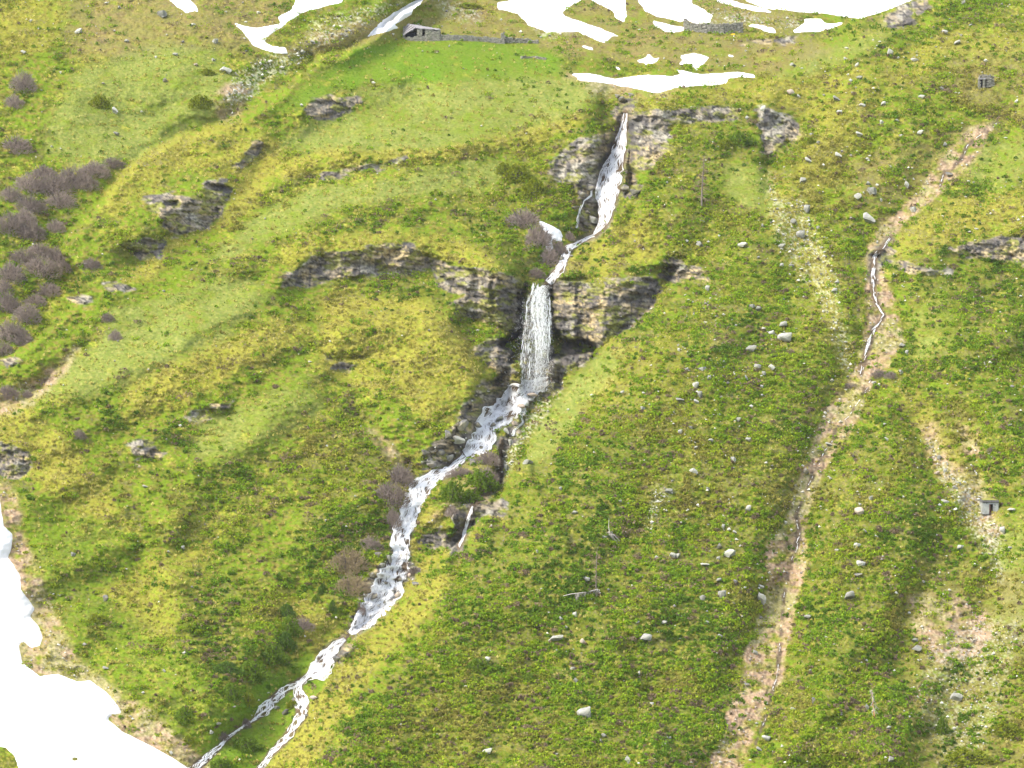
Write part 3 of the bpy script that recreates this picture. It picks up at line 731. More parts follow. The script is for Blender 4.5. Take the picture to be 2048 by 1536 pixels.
# ------------------------------------------------------------------ white water: bundles of thin strands following the fall line
def strands(name, pts, n, seglen, wpx, label, cat, off=.25, wig=.25, fall=None, dens_edge=1.0, gap=.0, follow=True, widen=1.0):
    P = np.array([(a, b) for a, b, c in pts], float); W = np.array([c for a, b, c in pts], float) * widen
    L = np.concatenate([[0], np.cumsum(np.hypot(*np.diff(P, axis=0).T))])
    nf = 6
    r = RNG
    # starts weighted by width
    grid = np.linspace(0, L[-1], 400); ww = np.interp(grid, L, W) + 2
    cdf = np.cumsum(ww); cdf /= cdf[-1]
    s0 = np.interp(r.random(n), cdf, grid)
    lane = np.clip(r.normal(0, .30, n), -.5, .5) if dens_edge < 1 else (r.random(n) - .5)
    ln = seglen * (0.4 + 1.2 * r.random(n))
    wd = wpx * (0.45 + 1.1 * r.random(n))
    ph = r.random(n) * 6.28
    keepm = vnoise(s0 / 11, lane * 3.2 + 5, 411) + .35 * vnoise(s0 / 4, lane * 9, 413) > gap
    if not follow: keepm = (.75 * vnoise(s0 / 90 + 3, lane * 13 + 40, 411) + .35 * vnoise(s0 / 15, lane * 18 + 40, 413) + .34 * lane + .1 + .5 * (r.random(n) - .5) > gap) & (s0 > 3 + 30 * np.clip(.35 - lane, 0, 1) * r.uniform(.6, 1.3, n))
    s0, lane, ln, wd, ph = s0[keepm], lane[keepm], ln[keepm], wd[keepm], ph[keepm]; n = len(s0)
    tt = np.linspace(0, 1, nf)
    S = np.clip(s0[:, None] + (tt[None] - .3) * ln[:, None], 0, L[-1])
    cx = np.interp(S, L, P[:, 0]); cy = np.interp(S, L, P[:, 1]); wdt = np.interp(S, L, W)
    e = 3.0
    dx = np.interp(np.minimum(S + e, L[-1]), L, P[:, 0]) - np.interp(np.maximum(S - e, 0), L, P[:, 0])
    dy = np.interp(np.minimum(S + e, L[-1]), L, P[:, 1]) - np.interp(np.maximum(S - e, 0), L, P[:, 1])
    dl = np.hypot(dx, dy) + 1e-6; dx /= dl; dy /= dl
    wob = wig * (2 * vnoise(cx / 9 + lane[:, None] * 7, cy / 9, 401) - 1) + .04 * np.sin(S / 5 + ph[:, None]) * (wig > .1)
    lat = (lane[:, None] + wob * .5) * wdt
    u = cx - dy * lat; v = cy + dx * lat
    Yc = Yat(u, v) if follow else fall(u, v)
    yc = Yc - off - .25 * r.random((n, 1))
    hw = wd[:, None] * np.sin(math.pi * np.clip(tt, .06, .94))[None] * .5 * yc / F
    C_ = world(u, v, yc)
    tang = np.gradient(C_, axis=1); tang /= np.linalg.norm(tang, axis=2, keepdims=True) + 1e-9
    side = np.cross(tang, np.array([0, -1.0, 0.25])); side /= np.linalg.norm(side, axis=2, keepdims=True) + 1e-9
    fr = np.cross(side, tang)
    A = C_ - side * hw[..., None]; B = C_ + side * hw[..., None]; D_ = C_ + fr * hw[..., None] * np.where((fr[..., 1:2] > 0), -1, 1) * .8
    V_ = np.stack([A, D_, B], 2).reshape(-1, 3)            # ridge-shaped strand
    base = (np.arange(n)[:, None] * nf + np.arange(nf - 1)[None]) * 3
    base = base.ravel()
    f1_ = np.stack([base, base + 1, base + 4, base + 3], 1); f2_ = np.stack([base + 1, base + 2, base + 5, base + 4], 1)
    me = fast_mesh(name, V_, np.concatenate([f1_, f2_]), M_WATER)
    return add(name, me, label=label, cat=cat, kind='structure')

# the free fall: drops straight in front of the recessed wall
fall_pts = [(1083,560,30),(1079,585,40),(1076,610,48),(1075,660,54),(1071,710,58),(1067,750,60),(1062,782,62)]
y_top = min(float(Yat(a_, b_)) for a_ in range(1045, 1105, 6) for b_ in range(562, 780, 6)) - .4
def yfall(u, v): return np.full(np.shape(u), y_top) - 0.004 * (np.asarray(v) - 562) - .3
strands('waterfall', fall_pts, 1000, 11, .8, "tallest white waterfall dropping free over the dark cliff overhang at the centre", 'waterfall', wig=.05, follow=False, fall=yfall, off=.1, gap=.62)
strands('waterfall', [(1081,564,30),(1081,585,36),(1083,620,40),(1085,665,34),(1086,700,30)], 800, 6, .85, "bright right-hand curtain of the tallest waterfall, below the lip", 'waterfall', wig=.03, follow=False, fall=yfall, off=.25, gap=.5)
# drops of spray
def spray(name, u, v, yfun, size, label):
    n = len(u); y = yfun(u, v) - RNG.random(n) * 1.2
    C_ = world(u, v, y); s = size * (0.4 + RNG.random(n)) * .5
    d = RNG.normal(0, 1, (n, 4, 3)); d /= np.linalg.norm(d, axis=2, keepdims=True)
    d[..., 2] *= 1.9
    V_ = (C_[:, None] + d * s[:, None, None]).reshape(-1, 3)
    b = np.arange(n)[:, None] * 4
    f = np.concatenate([b + np.array([[0, 1, 2]]), b + np.array([[0, 2, 3]]), b + np.array([[0, 1, 3]]), b + np.array([[1, 2, 3]])])
    me = fast_mesh(name, V_, f, M_WATER, smooth=False)
    add(name, me, kind='stuff', label=label, cat='spray')
vv = RNG.uniform(570, 784, 20000); uu = np.interp(vv, [575, 610, 660, 710, 780], [1079, 1076, 1075, 1073, 1066]) + np.where(RNG.random(20000) < .6, RNG.normal(.55, .45, 20000), RNG.normal(-.3, .9, 20000)) * np.interp(vv, [575, 640, 780], [11, 18, 21])
kk = (vv > 562 + .62 * (1099 - uu)) & (uu < 1107)
uu, vv = uu[kk], vv[kk]
spray('water_drops', uu, vv, yfall, .09, "fine white drops falling in front of the central cliff")
strands('waterfall', WATER['upper'], 1700, 13, 1.25, "highest white waterfall, widening down the rocks below the long snow band", 'waterfall', wig=.2, gap=.52, widen=1.05)
strands('waterfall', [(1183,372,3),(1182,392,3),(1168,402,3),(1160,420,4),(1156,440,5),(1154,456,4)], 60, 16, 1.2, "thin white side trickle on the rocks left of the highest waterfall", 'waterfall', wig=.5)
strands('stream', WATER['mid'], 1142, 7, 1.25, "short white stream between the highest waterfall and the tallest waterfall", 'stream', wig=.5, gap=.55)
strands('cascade', WATER['casc1'], 4692, 12, .85, "broad white cascade over boulders at the foot of the tallest waterfall", 'cascade', wig=.35, gap=.50, widen=1.2)
strands('cascade', [(1055,795,4),(1042,822,5),(1046,845,4),(1028,862,5),(1026,872,4)], 153, 12, .9, "thin side cascade between stones right of the broad cascade", 'cascade', wig=.6, gap=.60)
strands('cascade', [(958,840,4),(955,868,5),(965,885,4)], 85, 12, .9, "thin side cascade left of the boulders under the tallest waterfall", 'cascade', wig=.6, gap=.60)
strands('cascade', WATER['casc2'], 7194, 14, .85, "long white cascade running down the gully past the bare bushes", 'cascade', wig=.3, gap=.50, widen=1.2)
strands('cascade', WATER['casc3'], 1626, 13, .85, "fan-shaped white cascade at the foot of the gully before the stream forks", 'cascade', wig=.3, gap=.50, widen=1.2)
strands('stream', WATER['left'], 1523, 7, 1.25, "left white branch of the forked stream at the bottom of the photo", 'stream', wig=.5, gap=.55)
strands('stream', WATER['right'], 1958, 7, 1.25, "right white branch of the forked stream hugging the right-hand ridge", 'stream', wig=.55, gap=.55)
strands('stream', [p for p in WATER['side'][4:]], 153, 13, 1.0, "thin white trickle down the small rock face right of the long cascade", 'stream', wig=.5, gap=.42)
strands('stream', WATER['b1'], 260, 6, 1.0, "thin white brook at the top of the brown gully near the right edge", 'stream', wig=.6, gap=.9, widen=.55)
strands('stream', WATER['b2'], 800, 8, 1.2, "white stepped brook in the middle of the brown gully on the right", 'stream', wig=.35, gap=.74, widen=.8)
strands('stream', WATER['b3'], 420, 6, 1.2, "broken thin brook in the lower part of the brown gully", 'stream', wig=.7, gap=.9, widen=.55)

# ------------------------------------------------------------------ ground vegetation
def frames(u, v):
    """tangent along the contour, downhill, outward for each point"""
    e = 5.0
    a = world(u + e, v, Ysm(u + e, v)) - world(u - e, v, Ysm(u - e, v))
    a /= np.linalg.norm(a, axis=1, keepdims=True)
    return a
HS = None
def Ysm(u, v): return ybase(u, v, samp(Wt, u, v)) - samp(H, u, v)

def leaf_clumps(name, u, v, half_w, height, nleaf, leaf, cols, label, cat, jitter=.3, mat_=None, upright=False, depth=None, lift=.2):
    n = len(u)
    y = Yat(u, v)
    C_ = world(u, v, y)
    R_ = frames(u, v); R_[:, 1] = np.clip(R_[:, 1], -.7, .7); R_[:, 2] = np.clip(R_[:, 2], -.5, .5)
    R_ /= np.linalg.norm(R_, axis=1, keepdims=True)
    D_ = np.tile(np.array([0, -.80, -.60]), (n, 1)); N_ = np.tile(np.array([0, -.60, .80]), (n, 1))
    reps = nleaf
    k = np.repeat(np.arange(n), reps); m = len(k)
    ph = RNG.random(m) * 2 * math.pi; z = RNG.random(m) ** .8
    rr = np.sqrt(np.maximum(0, 1 - z * z)) * (0.75 + .3 * RNG.random(m))
    if depth is None: depth = half_w * .6
    lump = 1 + .35 * np.sin(ph * 3 + (k % 7)) * (k % 2)
    pos = C_[k] + R_[k] * (half_w[k] * rr * np.cos(ph) * lump)[:, None] + D_[k] * (depth[k] * rr * np.sin(ph))[:, None] + N_[k] * (height[k] * z * (0.8 + .4 * RNG.random(m)) + lift * height[k])[:, None]
    s = leaf * (0.55 + .9 * RNG.random(m))
    a = RNG.normal(0, 1, (m, 3)); a /= np.linalg.norm(a, axis=1, keepdims=True)
    b = RNG.normal(0, 1, (m, 3)); b -= a * (a * b).sum(1, keepdims=True); b /= np.linalg.norm(b, axis=1, keepdims=True)
    if upright:
        up = np.tile(np.array([0, -.25, 1.0]), (m, 1)) + RNG.normal(0, .45, (m, 3)); up /= np.linalg.norm(up, axis=1, keepdims=True)
        V_ = np.stack([pos - a * (s * .6)[:, None], pos + a * (s * .6)[:, None], pos + up * (s * 1.5)[:, None]], 1)
    else:
        V_ = np.stack([pos + a * s[:, None], pos - a * (s * .5)[:, None] + b * (s * .8)[:, None], pos - a * (s * .5)[:, None] - b * (s * .8)[:, None]], 1)
    col = cols[k] * (1 + jitter * (RNG.random((m, 1)) * 2 - 1)) 
    col = np.repeat(col[:, None], 3, 1).reshape(-1, 3)
    me = fast_mesh(name, V_.reshape(-1, 3), np.arange(m * 3).reshape(-1, 3), mat_ or M_LEAF, col, smooth=False)
    return add(name, me, label=label, cat=cat, kind='stuff')

def scatter(n, dens):
    u = RNG.uniform(-40, 2090, n); v = RNG.uniform(-50, 1590, n)
    C = covers(u, v)
    base = (1 - C['R']) * (samp(snow_all, u, v) < -1) * (C['wet'] > 3)
    d = dens(C, u, v) * base
    k = RNG.random(n) < d
    return u[k], v[k], {a: (b[k] if hasattr(b, '__len__') else b) for a, b in C.items()}

def pal(t, *cs):
    cs = np.array(cs); x = np.clip(t, 0, .9999) * (len(cs) - 1); i = x.astype(int); f = (x - i)[:, None]
    return cs[i] * (1 - f) + cs[np.minimum(i + 1, len(cs) - 1)] * f

# a) low heath mounds
u, v, C = scatter(80000, lambda C, u, v: C['H'] * (1 - .93 * C['G']) * (1 - .93 * C['L']) * (1 - .88 * C['D']) * (1 - .7 * C['B']) * (1 - .6 * C['W']) * (.6 + .35 * sstep(400, 900, u) + .1 * sstep(900, 1400, v)) * (.42 + .58 * C['cl']) * (1 - .85 * C['S']) * (1 - .6 * sstep(.1, .4, C['st'])))
n = len(u)
px = Yat(u, v) / F
t = np.clip(.47 + .75 * C['n3'] + .45 * C['n1'] - .4 * C['st'] + RNG.normal(0, .20, n), 0, 1)
cols = pal(t, (.105, .180, .018), (.165, .270, .020), (.225, .335, .020), (.300, .365, .022), (.280, .250, .055))
brn = RNG.random(n) < .07 + .3 * sstep(.25, .5, fbm(u / 55, v / 26, 95, 2))
cols[:, 0] *= .97
cols[brn] = np.array([.22, .165, .105]) * (0.8 + .4 * RNG.random((brn.sum(), 1)))
hw = px * RNG.gamma(3, 1.7, n).clip(1.5, 18) * (1.2 + 1.1 * sstep(-.2, .35, C['n1'] - .3 * C['n3'])); hh = px * RNG.uniform(2.4, 6.2, n)
leaf_clumps('heath_mounds', u, v, hw, hh, 30, .22, cols, "low olive-green heath mounds covering the mountainside", 'heath', jitter=.42)
print('mounds', n)
# b) straw-coloured tussocks
u, v, C = scatter(80000, lambda C, u, v: np.clip(.75 * C['B'] + .38 * C['bl0'] * (1 - C['G'] * .6) * (1 - C['L'] * .85) * (1 - .8 * C['D']) + .14, 0, 1) * (1 - .25 * C['H']))
n = len(u); px = Yat(u, v) / F
t = RNG.random(n)
cols = pal(t, (.28, .24, .06), (.40, .36, .08), (.52, .46, .13), (.60, .53, .19))
leaf_clumps('straw_tussocks', u, v, px * RNG.uniform(1.4, 3.6, n), px * RNG.uniform(1.2, 2.6, n), 10, .24, cols, "straw-coloured dry grass tussocks on the ledges and ridges", 'grass', jitter=.25, upright=True)
print('tussocks', n)
# c) fresh green tufts
u, v, C = scatter(42000, lambda C, u, v: np.clip(.35 * C['L'] + .28 * C['G'] + .10 * (1 - C['D']), 0, 1))
n = len(u); px = Yat(u, v) / F
cols = pal(RNG.random(n), (.10, .17, .02), (.15, .23, .03), (.21, .26, .045), (.26, .27, .07))
leaf_clumps('green_tufts', u, v, px * RNG.uniform(1.2, 3.0, n), px * RNG.uniform(.6, 1.5, n), 7, .15, cols, "short fresh green grass tufts on the meadows", 'grass', jitter=.2, upright=True)
print('tufts', n)

# ------------------------------------------------------------------ stones
def rock_mesh(name, seed, material, squash=1.0):
    import bmesh
    rr = random.Random(seed)
    bm = bmesh.new(); bmesh.ops.create_icosphere(bm, subdivisions=3, radius=1.0)
    planes = [(Vector((rr.gauss(0, 1), rr.gauss(0, 1), rr.gauss(0, 1))).normalized(), rr.uniform(.35, .72)) for _ in range(10)]
    for vt in bm.verts:
        p = vt.co.copy()
        for nrm, d in planes:
            q = p.dot(nrm)
            if q > d: p -= nrm * (q - d)
        p *= 1 + .05 * math.sin(7 * p.x + seed) * math.cos(6 * p.y - seed)
        vt.co = p
    xs = max(abs(vt.co.x) for vt in bm.verts); ys = max(abs(vt.co.y) for vt in bm.verts); zs = max(abs(vt.co.z) for vt in bm.verts)
    for vt in bm.verts: vt.co = Vector((vt.co.x / xs * .5, vt.co.y / ys * .5, vt.co.z / zs * .5))
    me = bpy.data.meshes.new(name); bm.to_mesh(me); bm.free()
    me.materials.append(material)
    return me
RM = {'p': [rock_mesh('boulder', 10 + i, M_ROCK) for i in range(9)], 'd': [rock_mesh('boulder', 40 + i, M_ROCKD) for i in range(5)], 'r': [rock_mesh('boulder', 60 + i, M_ROCKP) for i in range(4)]}

B = """46,104,14,8 157,63,16,12 239,15,8,6 323,29,22,16 386,50,10,8 253,82,10,8 431,82,14,10 451,140,26,14 352,109,14,6 391,129,12,8,r 229,221,16,16 234,268,16,6 104,293,6,5 113,449,18,8 427,120,8,8 330,161,12,10,d 625,84,12,10 605,104,10,10
1780,106,16,18 1830,120,18,8 1915,85,18,8 1941,51,8,6 1891,65,16,8 1587,130,16,8 1580,185,20,12,r 1597,193,8,10 1671,197,18,12 1724,210,14,8 1680,224,14,8 1762,244,10,8 1717,268,16,12 1840,265,14,10 1623,270,12,8 1676,311,16,16 1615,320,16,12 1637,285,8,8 1606,361,18,14 1890,290,10,12 1897,349,18,12,d 1813,369,10,16 1736,367,10,10 1743,383,22,16 1719,395,22,16 1762,400,6,8 1736,437,32,24 1826,419,14,12 1615,419,16,18 1589,443,16,12 1638,455,12,8 1603,470,22,18 1401,490,18,14 1485,490,20,12 1403,441,12,8 1526,451,8,8 1526,217,12,12 1538,306,18,14,r 1794,241,12,6 1719,155,14,8 1883,176,10,6 1843,193,14,8 1927,5,10,8 1691,118,12,8 1782,334,8,8 1802,272,10,6 1767,208,12,10 1714,130,10,8 1563,492,14,10
917,881,28,20 1057,924,24,12 710,992,5,5 1122,977,8,8 1246,785,10,8 1284,816,12,6 1287,786,8,6 1241,1002,8,6 1337,982,20,12
1567,650,22,14 1545,666,16,10 1574,676,38,20 1502,697,24,14 1515,734,16,14 1543,734,16,12 1527,746,10,8 1403,738,20,8 1418,756,10,12 1492,756,8,12 1374,739,9,8 1392,770,14,14 1401,789,12,14 1392,803,12,12 1358,799,20,8 1524,773,8,6 1524,791,8,7 1476,839,14,10 1497,802,6,5 1382,854,12,6 1362,864,12,10 1421,881,12,8 1498,879,14,8 1392,895,10,6 1466,920,12,14 1387,943,18,14 1415,978,8,8 1497,1018,14,16 1517,618,16,12 1503,613,16,8 1358,700,6,8 1416,577,12,12 1517,515,8,6 1584,531,14,8 1563,531,10,10 1580,550,8,8 1669,582,14,12 1674,565,10,8 1804,691,16,10 1814,705,8,10 1801,744,10,10 1748,765,10,6 1656,888,16,8 1611,943,14,14,d 1772,878,10,8 1743,996,12,10 1722,1022,26,16,r 1720,1008,14,4 1891,943,10,12 1873,946,16,10,r 1915,966,14,8 1929,965,8,8 1910,975,12,7 1891,1004,18,10 2020,850,12,6 1881,915,14,10
367,1095,10,8 337,1103,8,4 289,973,12,8 432,997,6,5 328,582,8,4 212,1197,12,14,d 210,1336,14,8 106,1189,7,5 120,1190,8,6 437,1447,12,6 422,1464,10,8 145,1108,12,8 328,1341,8,6
1149,1025,14,8 1074,1103,6,7 1173,1158,16,10 1313,1115,10,8 1345,1110,14,12 1209,1074,12,6 1151,1230,14,12 1122,1238,10,10 1111,1276,32,12 1164,1283,12,12,r 1293,1276,28,18 1115,1302,8,8 976,1320,14,12 1146,1337,12,8 1151,1360,10,10 1328,1245,16,8 1275,1245,8,8 1173,1426,38,24 1303,1409,12,10 1209,1471,14,8 1202,1483,8,10 1075,1471,7,6,d 1255,1520,14,18 973,1503,26,12 1340,1476,8,6 1113,1508,8,5 1132,1255,8,8
1447,1054,8,12 1469,1064,10,8 1438,1093,14,14,d 1459,1107,24,20 1438,1117,10,8 1353,1112,18,10 1408,1129,22,8 1438,1160,14,8 1445,1189,18,20 1406,1196,12,14 1522,1174,14,10 1522,1197,20,26 1440,1271,10,6 1416,1245,14,8 1510,1305,10,12 1493,1370,12,12,d 1534,1476,22,10 1517,1498,14,10 1732,1064,14,7 1714,1091,16,12 1676,1101,14,7 1722,1127,20,12 1715,1150,22,10,d 1700,1192,26,18 1616,1233,18,8 1835,1298,28,12 1830,1281,14,10 1920,1095,16,12 1847,1163,7,5 1818,1226,10,6 1777,1455,12,8 1782,1519,14,14 1912,1394,26,20 1926,1513,8,10 1627,1402,10,14,d 1587,1418,12,6 1734,1414,8,14 2020,1095,8,6 2006,1060,14,14 2023,1019,18,6
880,905,20,14,d 900,915,18,12 862,930,22,12,d 945,925,14,14,d 955,850,18,14,d 985,850,16,12,d 1000,838,20,10 1012,862,16,12 1030,845,14,10,r 1045,812,20,8,r 1062,790,26,8,r 1020,885,12,14 1008,905,14,12,d 1012,935,12,16 925,850,26,22,d 895,870,16,18,d 850,905,18,10,d 962,895,10,8,d 1085,775,26,9,r 1100,748,16,10,d 995,925,10,14
770,1165,12,9,d 785,1185,14,10,d 770,1205,13,14,d 748,1192,20,12,d 800,1160,12,9,d 757,1110,16,14,d 765,1130,12,10 778,1118,12,18 745,1150,12,10,d 830,1168,16,12,d 795,1190,16,12,r 820,1150,10,10,r 672,1318,18,12,d 690,1308,16,8,d 588,1398,10,8,d 600,1415,8,8,d 612,1432,8,10,d 570,1425,18,12,d 555,1415,14,8 625,1395,22,10,r 560,1385,7,6,d
1270,385,24,14,d 1250,375,16,12,d 1165,390,18,12,d 1180,375,16,14,d 1150,415,20,8,d 1140,500,10,10,d 1122,518,12,12,d 1142,512,9,7,d 1185,440,24,14 1175,425,14,8,d 1245,200,22,14,d 1262,190,14,8,d 1235,192,12,8,d"""
boulders = []
for tok in B.split():
    q = tok.split(',')
    boulders.append([float(q[0]), float(q[1]), float(q[2]), float(q[3]), q[4] if len(q) > 4 else 'p'])
ZONES = [   # where, u0, v0, u1, v1
 ("on the brown slope in the upper left corner", -50, -50, 640, 175), ("on the far grassy slope at upper left", -50, 175, 700, 520),
 ("at the edge of the top right ridge", 1560, -50, 2100, 140),
 ("on the rocks around the highest waterfall", 1100, 180, 1300, 470), ("in the stream above the tallest waterfall", 1100, 470, 1160, 530),
 ("on heath between rock knob and brown gully", 1560, 140, 1700, 345), ("above the brown gully, upper right", 1700, 140, 2100, 300),
 ("beside the upper brown gully", 1700, 300, 2100, 480), ("in the pale stony strip left of brown gully", 1500, 345, 1700, 600),
 ("on the heath right of the bare larch", 1380, 420, 1500, 600), ("near the rock knob", 1500, 140, 1560, 345),
 ("beside the big double boulder left of brown gully", 1480, 600, 1600, 705), ("on stony heath below the big double boulder", 1480, 705, 1600, 900),
 ("in the stone streak right of tallest waterfall", 1340, 560, 1440, 830), ("on the heath below the stone streak", 1340, 830, 1440, 1000),
 ("by the grass strip right of the cascade", 1200, 760, 1340, 1010),
 ("on the banks of the brown gully's middle", 1600, 600, 1830, 900), ("on the green lobe right of brown gully", 1600, 900, 1860, 1050),
 ("in the scree above the concrete hut", 1860, 800, 2100, 1010), ("around the concrete hut", 1860, 1010, 2100, 1130),
 ("left below the tallest waterfall's foot", 840, 740, 1075, 945), ("on ground beside the broad cascade", 1040, 740, 1130, 960),
 ("in or beside the long cascade", 730, 1090, 860, 1230), ("beside the forked stream", 540, 1290, 700, 1450),
 ("near the fallen tree", 1060, 960, 1340, 1200), ("on the heath below the fallen tree", 1060, 1200, 1235, 1380),
 ("on green heath left of the lower brown gully", 1340, 1000, 1560, 1150), ("lower down left of the brown gully", 1340, 1150, 1560, 1330),
 ("on the lower heath right of the fallen tree", 1235, 1200, 1340, 1380), ("along the lowest heath in the middle", 900, 1380, 1400, 1560),
 ("beside the lowest part of the brown gully", 1400, 1330, 1650, 1560), ("on the lower green lobe", 1640, 1050, 1800, 1260),
 ("right of the brown gully, low down", 1600, 1200, 1830, 1560), ("on bare stony ground at lower right", 1800, 1130, 2100, 1560),
 ("on the grass slope at lower left", -50, 1040, 500, 1560), ("on the middle left slope", -50, 520, 760, 1040), ("on the lower ridge beside the gully", 860, 1240, 1060, 1380)]
ORD = ['first', 'second', 'third', 'fourth', 'fifth', 'sixth', 'seventh', 'eighth', 'ninth', 'tenth', 'eleventh', 'twelfth', 'thirteenth', 'fourteenth', 'fifteenth', 'sixteenth', 'seventeenth', 'eighteenth', 'nineteenth', 'twentieth', 'twenty-first', 'twenty-second', 'twenty-third', 'twenty-fourth', 'twenty-fifth']
by = {}
for b in boulders:
    for zi, z in enumerate(ZONES):
        if z[1] <= b[0] < z[3] and z[2] <= b[1] < z[4]: by.setdefault(zi, []).append(b); break
    else: by.setdefault(-1, []).append(b)
SH = {'p': 'pale grey', 'd': 'dark grey', 'r': 'pinkish brown'}
for zi, L_ in by.items():
    where = ZONES[zi][0] if zi >= 0 else "on open ground"
    L_.sort(key=lambda b: b[1])
    big = max(L_, key=lambda b: b[2] * b[3])
    for i, b in enumerate(L_):
        shape = 'flat' if b[2] > 1.9 * b[3] else ('upright' if b[3] > 1.1 * b[2] else '')
        same = [q for q in L_ if q[4] == b[4]]
        stone = (SH[b[4]] + ' boulder ' + where)
        if len(L_) == 1: lab = stone
        elif b is big and len(L_) > 2: lab = f"largest {stone}" if len(same) > 1 else f"large {stone}"
        else:
            lab = f"{(shape + ' ') if shape else ''}{SH[b[4]]} boulder, {ORD[i]} from top {where}"
        u, v, w_, h_, kd = b
        sc = float(Yat(u, v)) / F
        me = RM[kd][random.randrange(len(RM[kd]))]
        o = add('boulder', me, label=lab, cat='boulder', group='boulders scattered over the mountainside')
        y = min(float(Yat(u + a_, v + b_)) for a_ in (-w_ * .3, 0, w_ * .3) for b_ in (-h_ * .2, h_ * .25))
        wm, hm = w_ * sc * 1.0, h_ * sc * 1.05
        y -= .02 * wm
        o.location = ((u - 1024) * y / F, y, (768 - v) * y / F)
        tilt = random.uniform(-.35, .35) if w_ > h_ else random.uniform(-.2, .2)
        o.rotation_euler = (random.uniform(-.2, .2), tilt, random.uniform(-.3, .3))
        o.scale = (wm, wm * .8 + .2 * hm, hm)
# small loose stones: one mass
u = RNG.uniform(-20, 2070, 150000); v = RNG.uniform(-20, 1560, 150000)
C = covers(u, v)
clus = sstep(.15, .5, fbm(u / 40, v / 40, 501, 2))
rocky = sstep(1250, 1450, u) * .06 * clus + .02 * sstep(160, 60, v) + (.06 + .22 * clus) * np.exp(-((u - 1390) / 65) ** 2 - ((v - 800) / 190) ** 2) + .004
dn = (.55 * C['S'] + 1.5 * (rocky + .012 * sstep(1150, 1400, u)) + .10 * C['D']) * (samp(snow_all, u, v) < -3) * (1 - .7 * C['R']) + .16 * (samp(rock['bank_r'], u, v) > -4) + .10 * (samp(rock['bank_l'], u, v) > -2)+ .14 * (samp(rock['low_a'], u, v) > -2)
k = RNG.random(len(u)) < dn
u, v = u[k], v[k]; n = len(u); print('stones', n)
sc = Yat(u, v) / F
r_ = sc * RNG.gamma(2.6, .62, n).clip(.7, 4.8)
C_ = world(u, v, Yat(u, v) - r_ * .5 - .38)
octa = np.array([(1, 0, 0), (0, 1, 0), (-1, 0, 0), (0, -1, 0), (0, 0, 1), (0, 0, -1)], float)
of = np.array([(0, 1, 4), (1, 2, 4), (2, 3, 4), (3, 0, 4), (1, 0, 5), (2, 1, 5), (3, 2, 5), (0, 3, 5)])
V_ = octa[None] * RNG.uniform(.6, 1.2, (n, 6, 3)) + RNG.normal(0, .22, (n, 6, 3))
V_[..., 2] *= .72
th = RNG.random(n) * 6.28; cs, sn = np.cos(th)[:, None], np.sin(th)[:, None]
V_ = np.stack([V_[..., 0] * cs - V_[..., 1] * sn, V_[..., 0] * sn + V_[..., 1] * cs, V_[..., 2]], -1)
V_ = C_[:, None] + V_ * r_[:, None, None]
f = (np.arange(n)[:, None, None] * 6 + of[None]).reshape(-1, 3)
tone = np.where(RNG.random((n, 1)) < .25, np.array([[.20, .19, .17]]), np.array([[.46, .45, .39]])) * RNG.uniform(.7, 1.2, (n, 1))
me = fast_mesh('loose_stones', V_.reshape(-1, 3), f, mat('loose_stone', attr='tint', nscale=3, amount=.2), np.repeat(tone, 6, 0), smooth=False)
add('loose_stones', me, label="small loose grey stones strewn over scree strips and stream banks", cat='stones', kind='stuff')

# ------------------------------------------------------------------ bare shrubs
def tubes(paths, rad, sides=3):
    """paths (n,k,3), rad (n,k) -> verts, quads"""
    n, k, _ = paths.shape
    t = np.gradient(paths, axis=1); t /= np.linalg.norm(t, axis=2, keepdims=True) + 1e-9
    ref = np.where(np.abs(t[..., 2:3]) > .9, np.array([1., 0, 0]), np.array([0, 0, 1.]))
    a = np.cross(t, ref); a /= np.linalg.norm(a, axis=2, keepdims=True) + 1e-9
    b = np.cross(t, a)
    an = np.arange(sides) * 2 * math.pi / sides
    V_ = paths[:, :, None] + rad[:, :, None, None] * (np.cos(an)[None, None, :, None] * a[:, :, None] + np.sin(an)[None, None, :, None] * b[:, :, None])
    base = (np.arange(n)[:, None, None] * k + np.arange(k - 1)[None, :, None]) * sides
    i = np.arange(sides)[None, None]; j = (np.arange(sides) + 1)[None, None] % sides
    q = np.stack([base + i, base + j, base + sides + j, base + sides + i], -1).reshape(-1, 4)
    return V_.reshape(-1, 3), q

